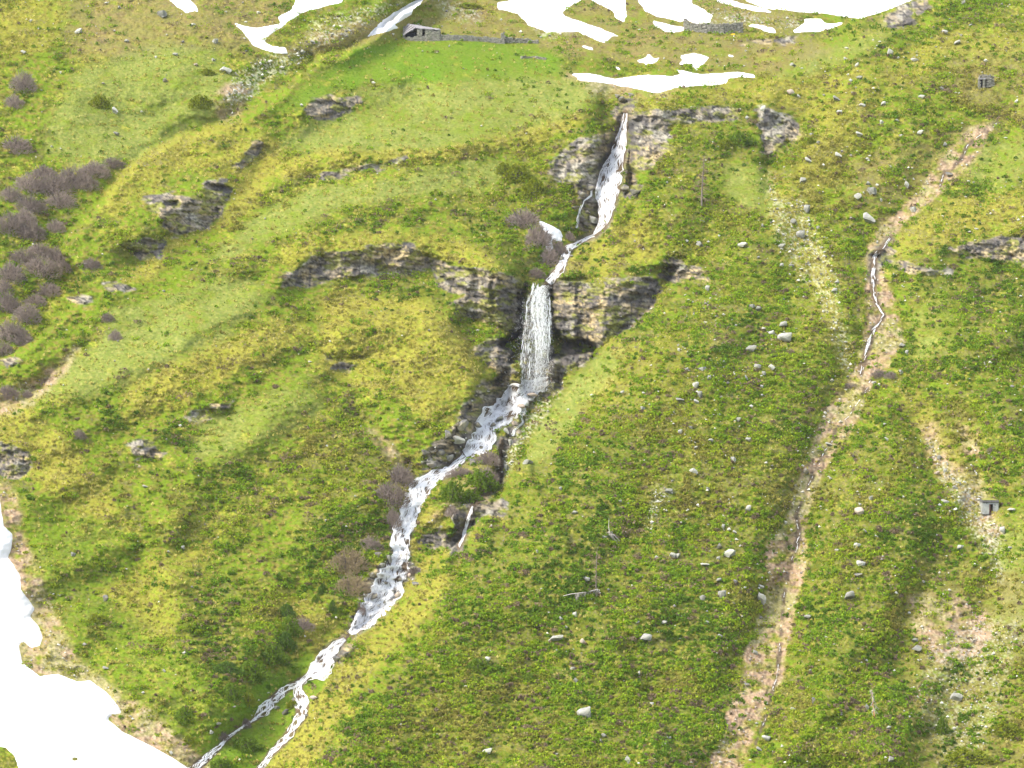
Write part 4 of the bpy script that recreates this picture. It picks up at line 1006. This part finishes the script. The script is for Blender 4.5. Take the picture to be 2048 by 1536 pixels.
def bush_meshes(seed, material, n=1150):
    r = np.random.default_rng(seed)
    # unit bush: half width 1, height about 1.2
    ns = 14
    az = r.random(ns) * 6.28; lean = r.uniform(.2, .95, ns)
    tt = np.linspace(0, 1, 5)[None, :, None]
    tip = np.stack([np.cos(az) * lean * .8, np.sin(az) * lean * .6, r.uniform(.5, .95, ns)], -1)
    base = np.stack([r.normal(0, .12, ns), r.normal(0, .1, ns), np.full(ns, -.25)], -1)
    path = base[:, None] * (1 - tt) + tip[:, None] * tt + np.array([0, 0, .15])[None, None] * np.sin(tt * math.pi)
    V1, F1 = tubes(path, np.linspace(.035, .014, 5)[None].repeat(ns, 0), 4)
    me1 = fast_mesh('stems', V1, F1, M_STEM)
    s = r.integers(0, ns, n); f = r.uniform(.15, 1, n)
    st = np.array([[np.interp(f[i], tt[0, :, 0], path[s[i], :, c]) for c in range(3)] for i in range(n)])
    az2 = r.random(n) * 6.28; zz = r.random(n); rad = np.sqrt(1 - zz ** 2) * r.uniform(.3, 1, n) ** .5 * (1 + .15 * np.sin(az2 * 3 + seed))
    lb = r.integers(0, 4, n); lx = np.array([-.42, .38, .0, .12])[lb]; lz = np.array([.72, .8, 1.0, .62])[lb] * (1 + .1 * math.sin(seed)); lr = np.array([.58, .62, .66, .85])[lb]
    st = np.stack([lx + np.cos(az2) * rad * lr, np.sin(az2) * rad * .8, lz * zz ** .7 * r.uniform(.3, 1, n) ** .3 - .05], -1)
    d = np.stack([r.normal(0, .6, n), r.normal(0, .6, n), np.abs(r.normal(.35, .4, n))], -1) + st * np.array([1.3, 1.3, .5]); d /= np.linalg.norm(d, axis=1, keepdims=True)
    ln = r.uniform(.12, .30, n); st = st - d * ln[:, None] * .5
    tk = np.linspace(0, 1, 4)[None, :, None]
    p = st[:, None] + d[:, None] * (tk * ln[:, None, None]) + r.normal(0, .012, (n, 4, 3))
    V2, F2 = tubes(p, np.linspace(.011, .006, 4)[None].repeat(n, 0), 3)
    me2 = fast_mesh('twigs', V2, F2, material)
    return me1, me2
BM = [bush_meshes(900 + i, M_TWIG) for i in range(5)]; BT = bush_meshes(950, M_TWIGT)
BUSH = [  # u, v (middle), half width px, half height px, label
 (45,165,26,26,"bare purple bush highest on the left edge"), (28,205,22,18,"bare purple bush just under the highest one at the left edge"),
 (32,290,34,24,"round bare purple bush alone on the left edge grass"), (225,325,26,16,"rightmost bare bush of the upper left thicket"),
 (188,338,34,22,"bare bush second from the right end of the upper left thicket"), (148,356,36,26,"bare bush in the middle of the upper left thicket"),
 (105,372,40,30,"large bare bush left of the middle in the upper left thicket"), (58,366,34,26,"leftmost bare bush of the upper left thicket"),
 (120,400,34,24,"bare bush low in the upper left thicket"), (60,408,34,24,"bare bush below the leftmost one in the upper thicket"),
 (18,450,34,28,"bare bush at the left edge below the upper thicket"), (62,462,30,24,"bare bush just right of the one at the left edge"),
 (110,452,22,18,"small bare bush beside a pale flat stone, far left"), (80,498,28,18,"bare bush on the green strip at far left"),
 (20,545,34,30,"bare bush at the left edge level with the wide low thicket"), (85,535,40,26,"wide bare bush in the middle left thicket"),
 (140,530,32,22,"bare bush in the right half of the middle left thicket"), (182,528,22,16,"small bare bush ending the middle left thicket on the right"),
 (95,578,30,20,"bare bush below the wide middle left thicket"), (15,605,30,28,"dark bare bush at the left edge below the middle thicket"),
 (52,628,28,26,"bare bush beside the grassy bank at far left"), (15,665,28,26,"lowest bare bush of the left edge thicket"),
 (45,680,24,16,"small bare bush on the rim of the left spur"), (14,782,24,18,"bare bush at the left edge above the dirt gully"),
 (55,788,12,10,"tiny bare bush in the pale dirt gully at the left edge"), (216,636,14,12,"small bare bush on the middle left slope, upper of the pair"),
 (230,672,14,14,"small bare bush on the middle left slope, lower of the pair"), (158,868,14,13,"small bare bush alone above the straw slope at left"),
 (1045,436,36,28,"large bare purple bush left of the gully snow patch"), (1078,470,30,30,"bare purple bush touching the gully snow patch"),
 (1096,515,22,24,"bare purple bush at the stream above the tallest waterfall"), (1120,498,14,18,"small bare bush right of the gully snow patch"),
 (1138,472,11,12,"tiny reddish bare bush right of the gully snow patch"), (1072,545,18,14,"low bare bush left of the tallest waterfall's lip"),
 (798,950,34,28,"dark bare bush beside the long cascade, upper of two"), (782,990,36,30,"dark bare bush beside the long cascade, lower of two"),
 (785,1040,18,26,"narrow dark bare bush hanging under the two by the cascade"),
 (740,1088,26,20,"dark purple bush between the cascade and the tan bush"), (975,915,26,20,"bare bush on top of the green island beside the cascade"),
 (975,950,24,22,"bare bush on the right side of the green island"), (918,945,28,12,"low bare bush along the upper left rim of the island"),
 (905,1022,14,12,"small bare bush at the foot of the green island"), (828,1142,16,12,"small reddish bare bush right of the long cascade"),
 (605,1248,24,18,"bare bush on straw ground above the fan cascade"), (718,1215,14,16,"small dark bare bush at the left bank of the lower cascade"),
 (1700,772,22,7,"flat bare shrub across the brown gully"), (1758,748,18,11,"bare shrub above the green lobe, left of a pair"),
 (1782,750,14,10,"bare shrub above the green lobe, right of a pair"), (488,1445,14,14,"small bare bush between the branches of the forked stream"),
 (442,1470,16,14,"small bare bush left of the forked stream near the snow"), (1985,900,12,8,"tiny bare bush above the concrete hut"),
 (172,366,28,20,"bare bush filling the lower right of the upper left thicket"), (86,344,26,18,"bare bush along the top of the upper left thicket"),
 (22,388,26,22,"bare bush at the left edge beside the upper left thicket"), (48,432,26,20,"bare bush between the upper thicket and the edge bushes"),
 (48,515,30,20,"bare bush at the left part of the middle left thicket"), (112,512,30,18,"bare bush along the top of the middle left thicket"),
 (6,575,22,24,"bare bush cut by the left edge below the middle thicket"), (70,600,24,18,"small bare bush right of the dark left edge bush"),
 (34,662,24,20,"bare bush squeezed between the lowest left edge bushes"), (5,700,24,18,"last low bare bush above the dirt gully at the left edge"),
]
for i, (u, v, a, b, lab) in enumerate(BUSH):
    m1, m2 = BM[i % 5]
    sc = float(Yat(u, v + b * .6)) / F
    y = float(Yat(u, v + b * .6)) + .2 * a * sc
    r = add('bare_bush', None, label=lab, cat='bush', group='bare purple-brown bushes in the gullies')
    r.location = ((u - 1024) * y / F, y, (768 - v - b * .8) * y / F)
    r.rotation_euler = (0, 0, random.uniform(-.4, .4) + (math.pi if i % 2 else 0))
    r.scale = (a * sc * 1.12, a * sc * .9, b * sc * 1.8)
    add('stems', m1, r); add('twigs', m2, r)
u, v, a, b = 700, 1145, 46, 46
for (u, v, a, b, lab) in [(697,1128,42,34,"large tan bush with opening buds left of the lower cascade"), (703,1172,36,26,"lower half-bare tan bush just under the large tan one")]:
    sc = float(Yat(u, v + b * .6)) / F; y = float(Yat(u, v + b * .6)) + .2 * a * sc
    r = add('budding_bush', None, label=lab, cat='bush')
    r.location = ((u - 1024) * y / F, y, (768 - v - b * .8) * y / F); r.scale = (a * sc * 1.12, a * sc * .9, b * sc * 1.8)
    add('stems', BT[0], r); add('twigs', BT[1], r)

# green shrubs with leaves
def green_bush(seed, cols, n=1150):
    r = np.random.default_rng(seed)
    ph = r.random(n) * 6.28; z = r.random(n); rr = np.sqrt(1 - z * z) * r.uniform(.65, 1.0, n)
    lump = 1 + .22 * np.sin(ph * 3 + seed) + .15 * np.sin(ph * 5 + z * 6)
    p = np.stack([np.cos(ph) * rr * lump, np.sin(ph) * rr * lump * .8, z * (1 + .15 * np.sin(ph * 4)) * .95], -1)
    a = r.normal(0, 1, (n, 3)); a /= np.linalg.norm(a, axis=1, keepdims=True); b = r.normal(0, 1, (n, 3)); b -= a * (a * b).sum(1, keepdims=True); b /= np.linalg.norm(b, axis=1, keepdims=True)
    s = r.uniform(.05, .11, n)[:, None]
    V_ = np.stack([p + a * s, p - a * s * .5 + b * s * .8, p - a * s * .5 - b * s * .8], 1).reshape(-1, 3)
    c = np.array(cols)[r.integers(0, len(cols), n)] * r.uniform(.75, 1.25, (n, 1))
    return fast_mesh('foliage', V_, np.arange(n * 3).reshape(-1, 3), M_LEAF, np.repeat(c, 3, 0), smooth=False)
GB = [green_bush(70 + i, c) for i, c in enumerate([[(.12, .19, .02), (.16, .24, .025)], [(.18, .22, .02), (.24, .27, .025)], [(.09, .15, .03), (.12, .20, .03)]])]
stem_me = BM[0][0]
GREEN = [(1035,350,34,20,1,"large olive shrub left of the highest waterfall"),(1068,380,34,20,1,"olive shrub just below the large one left of the highest waterfall"),(1008,340,20,14,1,"small olive shrub left of the large one near the highest waterfall"),
 (960,965,40,22,0,"green shrub in the middle of the island beside the cascade"),(905,985,30,22,0,"green shrub at the left of the island"),(940,995,28,16,0,"green shrub at the foot of the island"),
 (500,1345,44,22,0,"dark green shrub above the left branch of the forked stream"),(545,1310,34,22,0,"dark green shrub left of the fan cascade, near the stream"),(455,1338,34,14,2,"low dark green shrub left of the pair above the forked stream"),
 (460,1385,28,18,0,"green shrub beside a brownish one left of the fork"),(496,1400,22,14,1,"brownish green shrub just left of the fork's left branch"),(370,1432,28,18,0,"dark green shrub nearest the big lower snowfield"),
 (645,1180,12,12,2,"dark round shrub left of the tan bush"),(665,1215,10,14,2,"dark upright shrub under the tan bush"),(632,1200,12,10,0,"small green shrub left of the dark upright one"),
 (580,1255,26,22,0,"green shrub in the side gully above the forked stream"),(575,1225,22,16,2,"dark green shrub at the top of the side gully"),(572,1285,22,20,2,"dark green shrub low in the side gully"),
 (585,1410,16,9,1,"olive shrub between the branches of the forked stream"),(490,1490,36,14,0,"low green shrub between the forked streams near the bottom"),(440,1532,30,14,0,"green shrub at the bottom edge by the left stream"),
 (378,1480,16,9,1,"small olive shrub beside the lower snowfield edge"),(195,1238,26,8,1,"flat olive shrub on the grass at lower left"),(400,205,30,14,1,"oval olive shrub on the far slope at upper left"),
 (200,205,24,14,1,"olive shrub left on the far grassy slope"),(415,145,18,7,1,"small flat olive shrub near the big pale boulder, upper left"),(1620,282,10,8,1,"small round olive shrub by a pale stone, upper right"),
 (955,1332,34,14,0,"bright green shrub on the lower ridge"),(1060,1355,26,9,0,"low green shrub right of the bright one on the lower ridge"),(1935,1515,60,15,1,"broad dark green shrub at the bottom right corner"),
 (2010,1460,44,14,1,"dark green shrub above the bottom right corner"),(1885,1455,16,22,0,"upright green shrub amid the stony ground at lower right"),(935,12,34,5,1,"flat yellowish shrub above the stone hut"),
 (1165,1180,14,6,0,"small green shrub left of the fallen tree"),(1480,280,34,16,0,"green shrub under the upper rock band right of the highest waterfall"),(1450,290,22,12,1,"olive shrub left of the one under the upper rock band")]
for i, (u, v, a, b, k_, lab) in enumerate(GREEN):
    sc = float(Yat(u, v + b * .6)) / F; y = float(Yat(u, v + b * .6)) + .25 * a * sc
    r = add('green_shrub', None, label=lab, cat='shrub', group='leafy green shrubs on the slope')
    r.location = ((u - 1024) * y / F, y, (768 - v - b * .75) * y / F)
    r.rotation_euler = (.25, 0, random.uniform(-.3, .3)); r.scale = (a * sc * .9, a * sc * .8, b * sc * 1.75)
    add('foliage', GB[k_], r); add('stems', stem_me, r)

# ------------------------------------------------------------------ trees and dead wood
def polytube(name, pts, r0, r1, material, sides=6):
    P = np.array([[list(P3(u, v, off)) for u, v, off in pts]])
    V_, q = tubes(P, np.linspace(r0, r1, len(pts))[None], sides)
    return V_, q
def merge(parts):
    vs, fs, o = [], [], 0
    for V_, q in parts: vs.append(V_); fs.append(q + o); o += len(V_)
    return np.concatenate(vs), np.concatenate(fs)
def tree(name, base, top, r0, nbr, spread, label, cat, bend=.15, twig=None, bark=None, droop=.25, seed=1, part='branches', low=.12, nt=2.2):
    r = np.random.default_rng(seed)
    b = np.array(P3(*base)); sc = b[1] / F
    t = b + np.array([(top[0] - base[0]) * sc, 0, (base[1] - top[1]) * sc])
    k = 9; tt = np.linspace(0, 1, k)[:, None]
    P = b * (1 - tt) + t * tt; P[1:-1, 0] += np.cumsum(r.normal(0, bend * .35, k - 2)) * .6; P[:, 1] -= .3; P[0, 2] -= .5
    root = add(name, None, label=label, cat=cat, loc=tuple(b))
    L_ = P - b
    V_, q = tubes(L_[None], np.linspace(r0, .04, k)[None], 7)
    add('trunk', fast_mesh('trunk', V_, q, bark or M_BARK), root)
    f = r.uniform(low, .98, nbr); st = np.stack([np.interp(f, tt[:, 0], L_[:, c]) for c in range(3)], -1)
    az = r.random(nbr) * 6.28; ln = spread * (1.15 - f) * r.uniform(.5, 1.2, nbr)
    d = np.stack([np.cos(az), np.sin(az), r.normal(0, .15, nbr)], -1)
    kk = np.linspace(0, 1, 5)[None, :, None]
    p = st[:, None] + d[:, None] * ln[:, None, None] * kk - np.array([0, 0, droop])[None, None] * (kk ** 1.5) * ln[:, None, None] + r.normal(0, .04, (nbr, 5, 3)) * kk
    A = tubes(p, np.linspace(.06, .025, 5)[None].repeat(nbr, 0), 3)
    m = int(nbr * nt * 3); s = r.integers(0, nbr, m); g = r.uniform(.2, 1, m)
    s0 = np.array([[np.interp(g[i], kk[0, :, 0], p[s[i], :, c]) for c in range(3)] for i in range(m)])
    dd = r.normal(0, 1, (m, 3)); dd[:, 2] -= .5; dd /= np.linalg.norm(dd, axis=1, keepdims=True)
    k3 = np.linspace(0, 1, 3)[None, :, None]
    p2 = s0[:, None] + dd[:, None] * k3 * r.uniform(.2, .6, m)[:, None, None]
    Bt = tubes(p2, np.linspace(.022, .014, 3)[None].repeat(m, 0), 3)
    V_, q = merge([A, Bt])
    add(part, fast_mesh(part, V_, q, twig or M_TWIG), root)
    return root
tree('larch_tree', (1403, 408), (1408, 314), .22, 70, 3.0, "leafless larch tree standing on the heath right of the highest waterfall", 'tree', seed=5, twig=M_TWIGT)
tree('larch_tree', (1192, 1182), (1197, 1092), .12, 26, 1.5, "slender leafless tree rising above the end of the fallen trunk", 'tree', seed=8, twig=M_TWIGT)
tree('dead_snag', (1749, 1434), (1743, 1378), .10, 26, 1.6, "broken dead tree with orange torn wood at lower right", 'dead tree', seed=9, bark=M_ORANGE, twig=M_PALEWOOD, droop=.9, low=.0)
# fallen trunk with hanging branches
root = add('fallen_tree', None, label="bleached fallen tree trunk with hanging branches lying across the heath", cat='dead tree', loc=tuple(P3(1165, 1186)))
b0 = np.array(P3(1165, 1186))
V_, q = polytube('trunk', [(1126, 1192, .6), (1142, 1188, .8), (1160, 1186, .9), (1178, 1183, .9), (1196, 1179, .7)], .07, .14, M_PALEWOOD)
add('trunk', fast_mesh('trunk', V_ - b0, q, M_PALEWOOD), root)
ps = []
for i in range(60):
    x = random.uniform(1152, 1200); y0 = 1186 - (x - 1160) * .17
    ln = random.uniform(8, 26)
    a = P3(x, y0, .9); sc = a.y / F
    pts = [a + Vector((random.uniform(-.3, .3) * j * .5 - .15 * j, random.uniform(-.1, .1), -ln * sc * j / 3)) for j in range(4)]
    ps.append([list(p) for p in pts])
V_, q = tubes(np.array(ps), np.linspace(.07, .04, 4)[None].repeat(len(ps), 0), 3)
add('branches', fast_mesh('branches', V_ - b0, q, M_PALEWOOD), root)
# uprooted stump tangle
root = add('root_tangle', None, label="tangle of pale dead branches above the slender leafless tree", cat='dead wood', loc=tuple(P3(1220, 1080)))
b0 = np.array(P3(1220, 1080)); ps = []
for i in range(46):
    a = P3(1220 + random.uniform(-3, 5), 1066 + random.uniform(-4, 4), .7); sc = a.y / F
    ang = random.choice([random.gauss(2.1, .35), random.gauss(1.2, .4)]); ln = random.uniform(10, 34)
    pts = [a + Vector((math.cos(ang) * ln * sc * j / 4 + random.gauss(0, .08), random.gauss(-.1, .08), -math.sin(ang) * ln * sc * j / 4 + .06 * j * (4 - j))) for j in range(5)]
    ps.append([list(p) for p in pts])
V_, q = tubes(np.array(ps), np.linspace(.08, .04, 5)[None].repeat(len(ps), 0), 3)
add('branches', fast_mesh('branches', V_ - b0, q, M_PALEWOOD), root)
a = P3(1220, 1068, .5)
V_, q = tubes(np.array([[list(a + Vector((.1, 0, -.8))), list(a), list(a + Vector((-.25, 0, 1.3))), list(a + Vector((-.2, 0, 3.0)))]]), np.array([[.16, .11, .07, .03]]), 5)
add('trunk', fast_mesh('trunk', V_ - b0, q, M_PALEWOOD), root)

# ------------------------------------------------------------------ built things
def blocks(boxes, name, material):
    """boxes: (cx,cy,cz, sx,sy,sz, rotz, jitter)"""
    vs, fs = [], []; o = 0
    cube = np.array([(x, y, z) for x in (-.5, .5) for y in (-.5, .5) for z in (-.5, .5)])
    cf = np.array([(0, 1, 3, 2), (4, 6, 7, 5), (0, 4, 5, 1), (2, 3, 7, 6), (0, 2, 6, 4), (1, 5, 7, 3)])
    for cx, cy, cz, sx, sy, sz, rz, j in boxes:
        c = cube * np.array([sx, sy, sz]) + RNG.normal(0, 1, (8, 3)) * j
        c_, s_ = math.cos(rz), math.sin(rz)
        c = np.stack([c[:, 0] * c_ - c[:, 1] * s_, c[:, 0] * s_ + c[:, 1] * c_, c[:, 2]], 1) + np.array([cx, cy, cz])
        vs.append(c); fs.append(cf + o); o += 8
    return fast_mesh(name, np.concatenate(vs), np.concatenate(fs), material, smooth=False)
def stone_wall(name, ends, hts, thick, material, stone=.42, taper=0.0, rough=.07):
    """courses of stones between points (x,y,z at the foot)"""
    bx_ = []
    for (p, q), (h0, h1) in zip(zip(ends[:-1], ends[1:]), zip(hts[:-1], hts[1:])):
        p, q = Vector(p), Vector(q); d = q - p; L = math.hypot(d.x, d.y); rz = math.atan2(d.y, d.x)
        z = -.4
        while z < max(h0, h1):
            ch = stone * random.uniform(.45, .75)
            x = 0
            while x < L:
                wdt = stone * random.uniform(.6, 1.7); f = min(1, (x + wdt / 2) / L)
                if z < (h0 * (1 - f) + h1 * f) + random.uniform(-.15, .15):
                    c = p + d * f
                    bx_.append((c.x, c.y + random.uniform(-.06, .06), c.z + z + ch / 2, wdt * .96, thick * random.uniform(.85, 1.1), ch * .95, rz + random.gauss(0, .03), rough * stone))
                x += wdt
            z += ch
    return bx_

def place_rel(u, v, off=0): return P3(u, v, off)
# stone hut on the terrace
o0 = P3(850, 81, .0); S = o0.y / F                                    # metres per picture unit there
hut = add('stone_hut', None, label="low grey stone hut with slab roof and dark openings on the green terrace", cat='hut', loc=tuple(o0))
def W(du, dv, dy=0.0): return Vector((du * S, dy, -dv * S))            # relative to the hut's foot
bx_ = []
bx_ += stone_wall('w', [W(0, 0, -.6), W(28, 1, -.6)], [2.6, 2.3], .6, None)          # front wall right part
bx_ += stone_wall('w', [W(28, 1, -.5), W(28, -3, 4.5)], [2.5, 2.6], .6, None)
bx_ += stone_wall('w', [W(-16, 0, -.6), W(-7, 0, -.6)], [2.7, 2.8], .6, None)        # pillar between the openings
bx_ += stone_wall('w', [W(-40, 2, -.4), W(-16, 1, -.6)], [.8, 1.1], .6, None)         # low front wall, left
bx_ += stone_wall('w', [W(-40, -2, 4.5), W(28, -3, 4.5)], [3.4, 2.9], .6, None)      # back wall
bx_ += stone_wall('w', [W(-42, 0, -.2), W(-42, -4, 4.5)], [1.4, 3.6], .6, None)
bx_ += stone_wall('w', [W(-7, 0, -.5), W(0, 0, -.5)], [1.0, 1.0], .5, None)
add('stone_walls', blocks(bx_, 'stone_walls', M_WALL), hut)
def slab(name, quad, thick, material, parent, n=(7, 4)):
    """roof of overlapping slabs on a quad a,b (front edge) c,d (back edge)"""
    a, b, c, d = [np.array(p) for p in quad]; vs = []; 
    bx2 = []
    for i in range(n[0]):
        for j in range(n[1]):
            f, g = (i + .5) / n[0], (j + .5) / n[1]
            p = (a * (1 - f) + b * f) * (1 - g) + (d * (1 - f) + c * f) * g
            ex = (b - a) / n[0]; ey = (d - a) / n[1]
            bx2.append((p, ex, ey, g))
    vs, fs, o = [], [], 0
    cf = np.array([(0, 1, 3, 2), (4, 6, 7, 5), (0, 4, 5, 1), (2, 3, 7, 6), (0, 2, 6, 4), (1, 5, 7, 3)])
    for p, ex, ey, g in bx2:
        nrm = np.cross(ex, ey); nrm /= np.linalg.norm(nrm)
        if nrm[2] < 0: nrm = -nrm
        lift = RNG.uniform(0, .06)
        k_ = [p + sx * ex * RNG.uniform(.52, .62) + sy * ey * RNG.uniform(.52, .66) + nrm * (sz * thick * .5 + lift + RNG.normal(0, .02)) for sx in (-1, 1) for sy in (-1, 1) for sz in (-1, 1)]
        vs.append(np.array(k_)); fs.append(cf + o); o += 8
    return add(name, fast_mesh(name, np.concatenate(vs), np.concatenate(fs), material, smooth=False), parent)
slab('roof', (W(-18, -23.5, -1.0), W(29, -21, -1.0), W(29, -26, 5.0), W(-36, -38, 5.0)), .18, M_SLATE, hut, (9, 5))
slab('collapsed_roof', (W(-43, -9.5, -.8), W(-17, -24, -1.05), W(-36, -38.5, 5.0), W(-46, -22, 4.6)), .18, M_SLATE, hut, (5, 4))
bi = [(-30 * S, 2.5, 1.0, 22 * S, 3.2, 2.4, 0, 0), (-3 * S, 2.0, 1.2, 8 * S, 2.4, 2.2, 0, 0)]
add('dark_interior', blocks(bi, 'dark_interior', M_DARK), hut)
# terrace wall beside the hut
p = [P3(880, 80, .3), P3(905, 79.5, .3), P3(950, 81, .3), P3(985, 84, .3), P3(1001, 86, .3)]
w0 = p[0].copy()
wo = add('terrace_wall', None, label="long dry-stone terrace wall running right from the stone hut", cat='wall', loc=tuple(w0))
add('stonework', blocks(stone_wall('w', [q - w0 for q in p], [1.3, 1.1, 1.0, 1.1, 1.2], .7, None), 'stonework', M_WALL), wo)
add('end_pillar', blocks(stone_wall('w', [p[-1] - w0 + Vector((.1, 0, 0)), p[-1] - w0 + Vector((.9, .1, 0))], [2.6, 2.6], .8, None), 'end_pillar', M_WALL), wo)
p = [P3(1005, 84, .3), P3(1030, 84.5, .3), P3(1055, 85, .3), P3(1075, 85.5, .3)]; w0 = p[0].copy()
add('rubble_wall', blocks(stone_wall('w', [q - w0 for q in p], [1.3, 1.0, .9, .5], .9, None, rough=.18), 'rubble_wall', M_WALL), label="tumbled dry-stone wall right of the terrace wall's end pillar", cat='wall', loc=tuple(w0))
p = [P3(1381, 62, .3), P3(1410, 64, .3), P3(1445, 66, .3), P3(1484, 64, .3)]; w0 = p[0].copy()
wo = add('ruined_wall', None, label="ruined grey stone wall between the snow patches at the top right", cat='wall', loc=tuple(w0))
add('stonework', blocks(stone_wall('w', [q - w0 for q in p], [2.0, 2.0, 2.3, 2.4], .9, None, rough=.14), 'stonework', M_WALL), wo)
add('gable_end', blocks(stone_wall('w', [P3(1368, 60, .3) - w0, P3(1379, 61, .3) - w0], [3.0, 2.0], .9, None, rough=.14), 'gable_end', M_WALL), wo)
# low stone line on the meadow
p = [P3(1042, 117, .1), P3(1065, 115, .1), P3(1092, 119, .1)]; w0 = p[0].copy()
add('low_stone_wall', blocks(stone_wall('w', [q - w0 for q in p], [.3, .35, .3], .6, None, rough=.16), 'low_stone_wall', M_WALL), label="low line of grey stones on the meadow below the rubble wall", cat='wall', loc=tuple(w0))
# trail signpost
q = P3(1467.5, 81, .2); sp = add('trail_signpost', None, label="pale trail signpost with a yellow arrow board below the ruined wall", cat='signpost', loc=tuple(q)); s = q.y / F
V_, f_ = tubes(np.array([[(0, 0, -.4), (0.02, 0, 7 * s), (.03, 0, 13.5 * s)]]), np.full((1, 3), .11), 8)
add('pole', fast_mesh('pole', V_, f_, M_POLE), sp)
sx = [(.25, 11 * s), (.25, 14 * s), (-4.2 * s, 13.5 * s), (-5.4 * s, 12.2 * s), (-4.2 * s, 10.6 * s)]
vs = np.array([(x, -.16, z) for x, z in sx] + [(x, -.10, z) for x, z in sx])
me = bpy.data.meshes.new('arrow_board'); me.from_pydata([tuple(a) for a in vs], [], [(0, 1, 2, 3, 4), (9, 8, 7, 6, 5)] + [(i, (i + 1) % 5, 5 + (i + 1) % 5, 5 + i) for i in range(5)]); me.materials.append(M_SIGN)
add('arrow_board', me, sp)
# concrete hut on the right
q = P3(1981, 1028, .4); S2 = q.y / F
ch = add('concrete_hut', None, label="tiny grey concrete hut with a half-open brown door on the stony slope", cat='hut', loc=tuple(q))
def bxm(name, L_, material, parent, j=.01): return add(name, blocks(L_, name, material), parent)
s = S2
bxm('walls', [(-9.3 * s, .0, 11 * s, 11.5 * s, .3, 23 * s, 0, .01), (10.2 * s, 0, 11 * s, 10.5 * s, .3, 23 * s, 0, .01), (0.8 * s, 0, 21.2 * s, 9 * s, .29, 3 * s, 0, .005),
              (-14.9 * s, 1.6, 11 * s, .25, 2.9, 23 * s, 0, .01), (15.2 * s, 1.6, 11 * s, .25, 2.9, 23 * s, 0, .01), (0, 3.1, 11 * s, 30 * s, .25, 23 * s, 0, .01)], M_CONC, ch)
bxm('roof', [(0, 1.4, 25.3 * s, 34 * s, 3.7, 4.6 * s, 0, .03)], M_CONCD, ch)
bxm('turf_cap', [(-1 * s, 1.6, 28.6 * s, 26 * s, 2.8, 1.6 * s, 0, .12)], mat('turf', (.24, .24, .05), nscale=4, amount=.3), ch)
bxm('door', [(-1.6 * s, .10, 9.6 * s, 3.6 * s, .06, 19.5 * s, .25, .0)], M_DOOR, ch)
bxm('door_frame', [(-3.4 * s, -.06, 10 * s, .9 * s, .36, 20.5 * s, 0, 0), (5.3 * s, -.06, 10 * s, .8 * s, .36, 20.5 * s, 0, 0)], M_CONC, ch)
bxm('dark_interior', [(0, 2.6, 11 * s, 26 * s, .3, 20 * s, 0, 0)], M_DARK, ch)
bxm('vent_holes', [(-7.8 * s, -.16, 21.5 * s, 1.6 * s, .04, 1.4 * s, 0, .02), (9 * s, -.16, 18 * s, 1.8 * s, .04, 1.8 * s, 0, .02)], M_DARK, ch)
# stone doorway ruin near the right edge
q = P3(1965, 175, .3); s = q.y / F
dr = add('ruined_doorway', None, label="ruined stone doorway half buried in the slope near the upper right edge", cat='ruin', loc=tuple(q))
bx_ = stone_wall('w', [Vector((-9 * s, 0, 0)), Vector((-5.5 * s, 0, 0))], [1.8, 1.9], .8, None, stone=.35)
bx_ += stone_wall('w', [Vector((0.2 * s, -.1, 0)), Vector((3 * s, -.1, 0))], [2.2, 2.2], .8, None, stone=.35)
bx_ += stone_wall('w', [Vector((8 * s, .2, .3)), Vector((22 * s, .5, .8))], [2.4, 1.8], .8, None, stone=.4, rough=.2)
bx_ += stone_wall('w', [Vector((-6 * s, .5, 18.5 * s)), Vector((16 * s, .5, 20 * s))], [.9, .5], 1.2, None, stone=.4, rough=.2)
bx_ += stone_wall('w', [Vector((3 * s, .8, 0)), Vector((9 * s, .8, 0))], [2.2, 2.2], .8, None, stone=.35)
add('stonework', blocks(bx_, 'stonework', M_WALL), dr)
add('lintel', blocks([(-1 * s, -.1, 17.5 * s, 15 * s, .9, 2.2 * s, 0, .04)], 'lintel', M_SLATE), dr)
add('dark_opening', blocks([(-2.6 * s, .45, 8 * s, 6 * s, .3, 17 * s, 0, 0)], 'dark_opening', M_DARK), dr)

# ------------------------------------------------------------------ thin mountain haze
hz = bpy.data.meshes.new('haze')
xa, xb, ya, yb, za, zt = -4100, 4100, -3100, float(vw[..., 1].max()) + 50, zb - 1, float(vw[..., 2].max()) + 20
hz.from_pydata([(x, y, z) for x in (xa, xb) for y in (ya, yb) for z in (za, zt)], [], [(0, 1, 3, 2), (4, 6, 7, 5), (0, 4, 5, 1), (2, 3, 7, 6), (0, 2, 6, 4), (1, 5, 7, 3)])
hm = bpy.data.materials.new('haze'); hm.use_nodes = True; t = hm.node_tree
t.nodes.remove(t.nodes['Principled BSDF'])
pv = t.nodes.new('ShaderNodeVolumePrincipled'); pv.inputs['Density'].default_value = HAZE; pv.inputs['Color'].default_value = (.93, .95, 1, 1)
t.links.new(pv.outputs[0], t.nodes['Material Output'].inputs['Volume'])
hz.materials.append(hm)
add('haze', hz, kind='stuff')
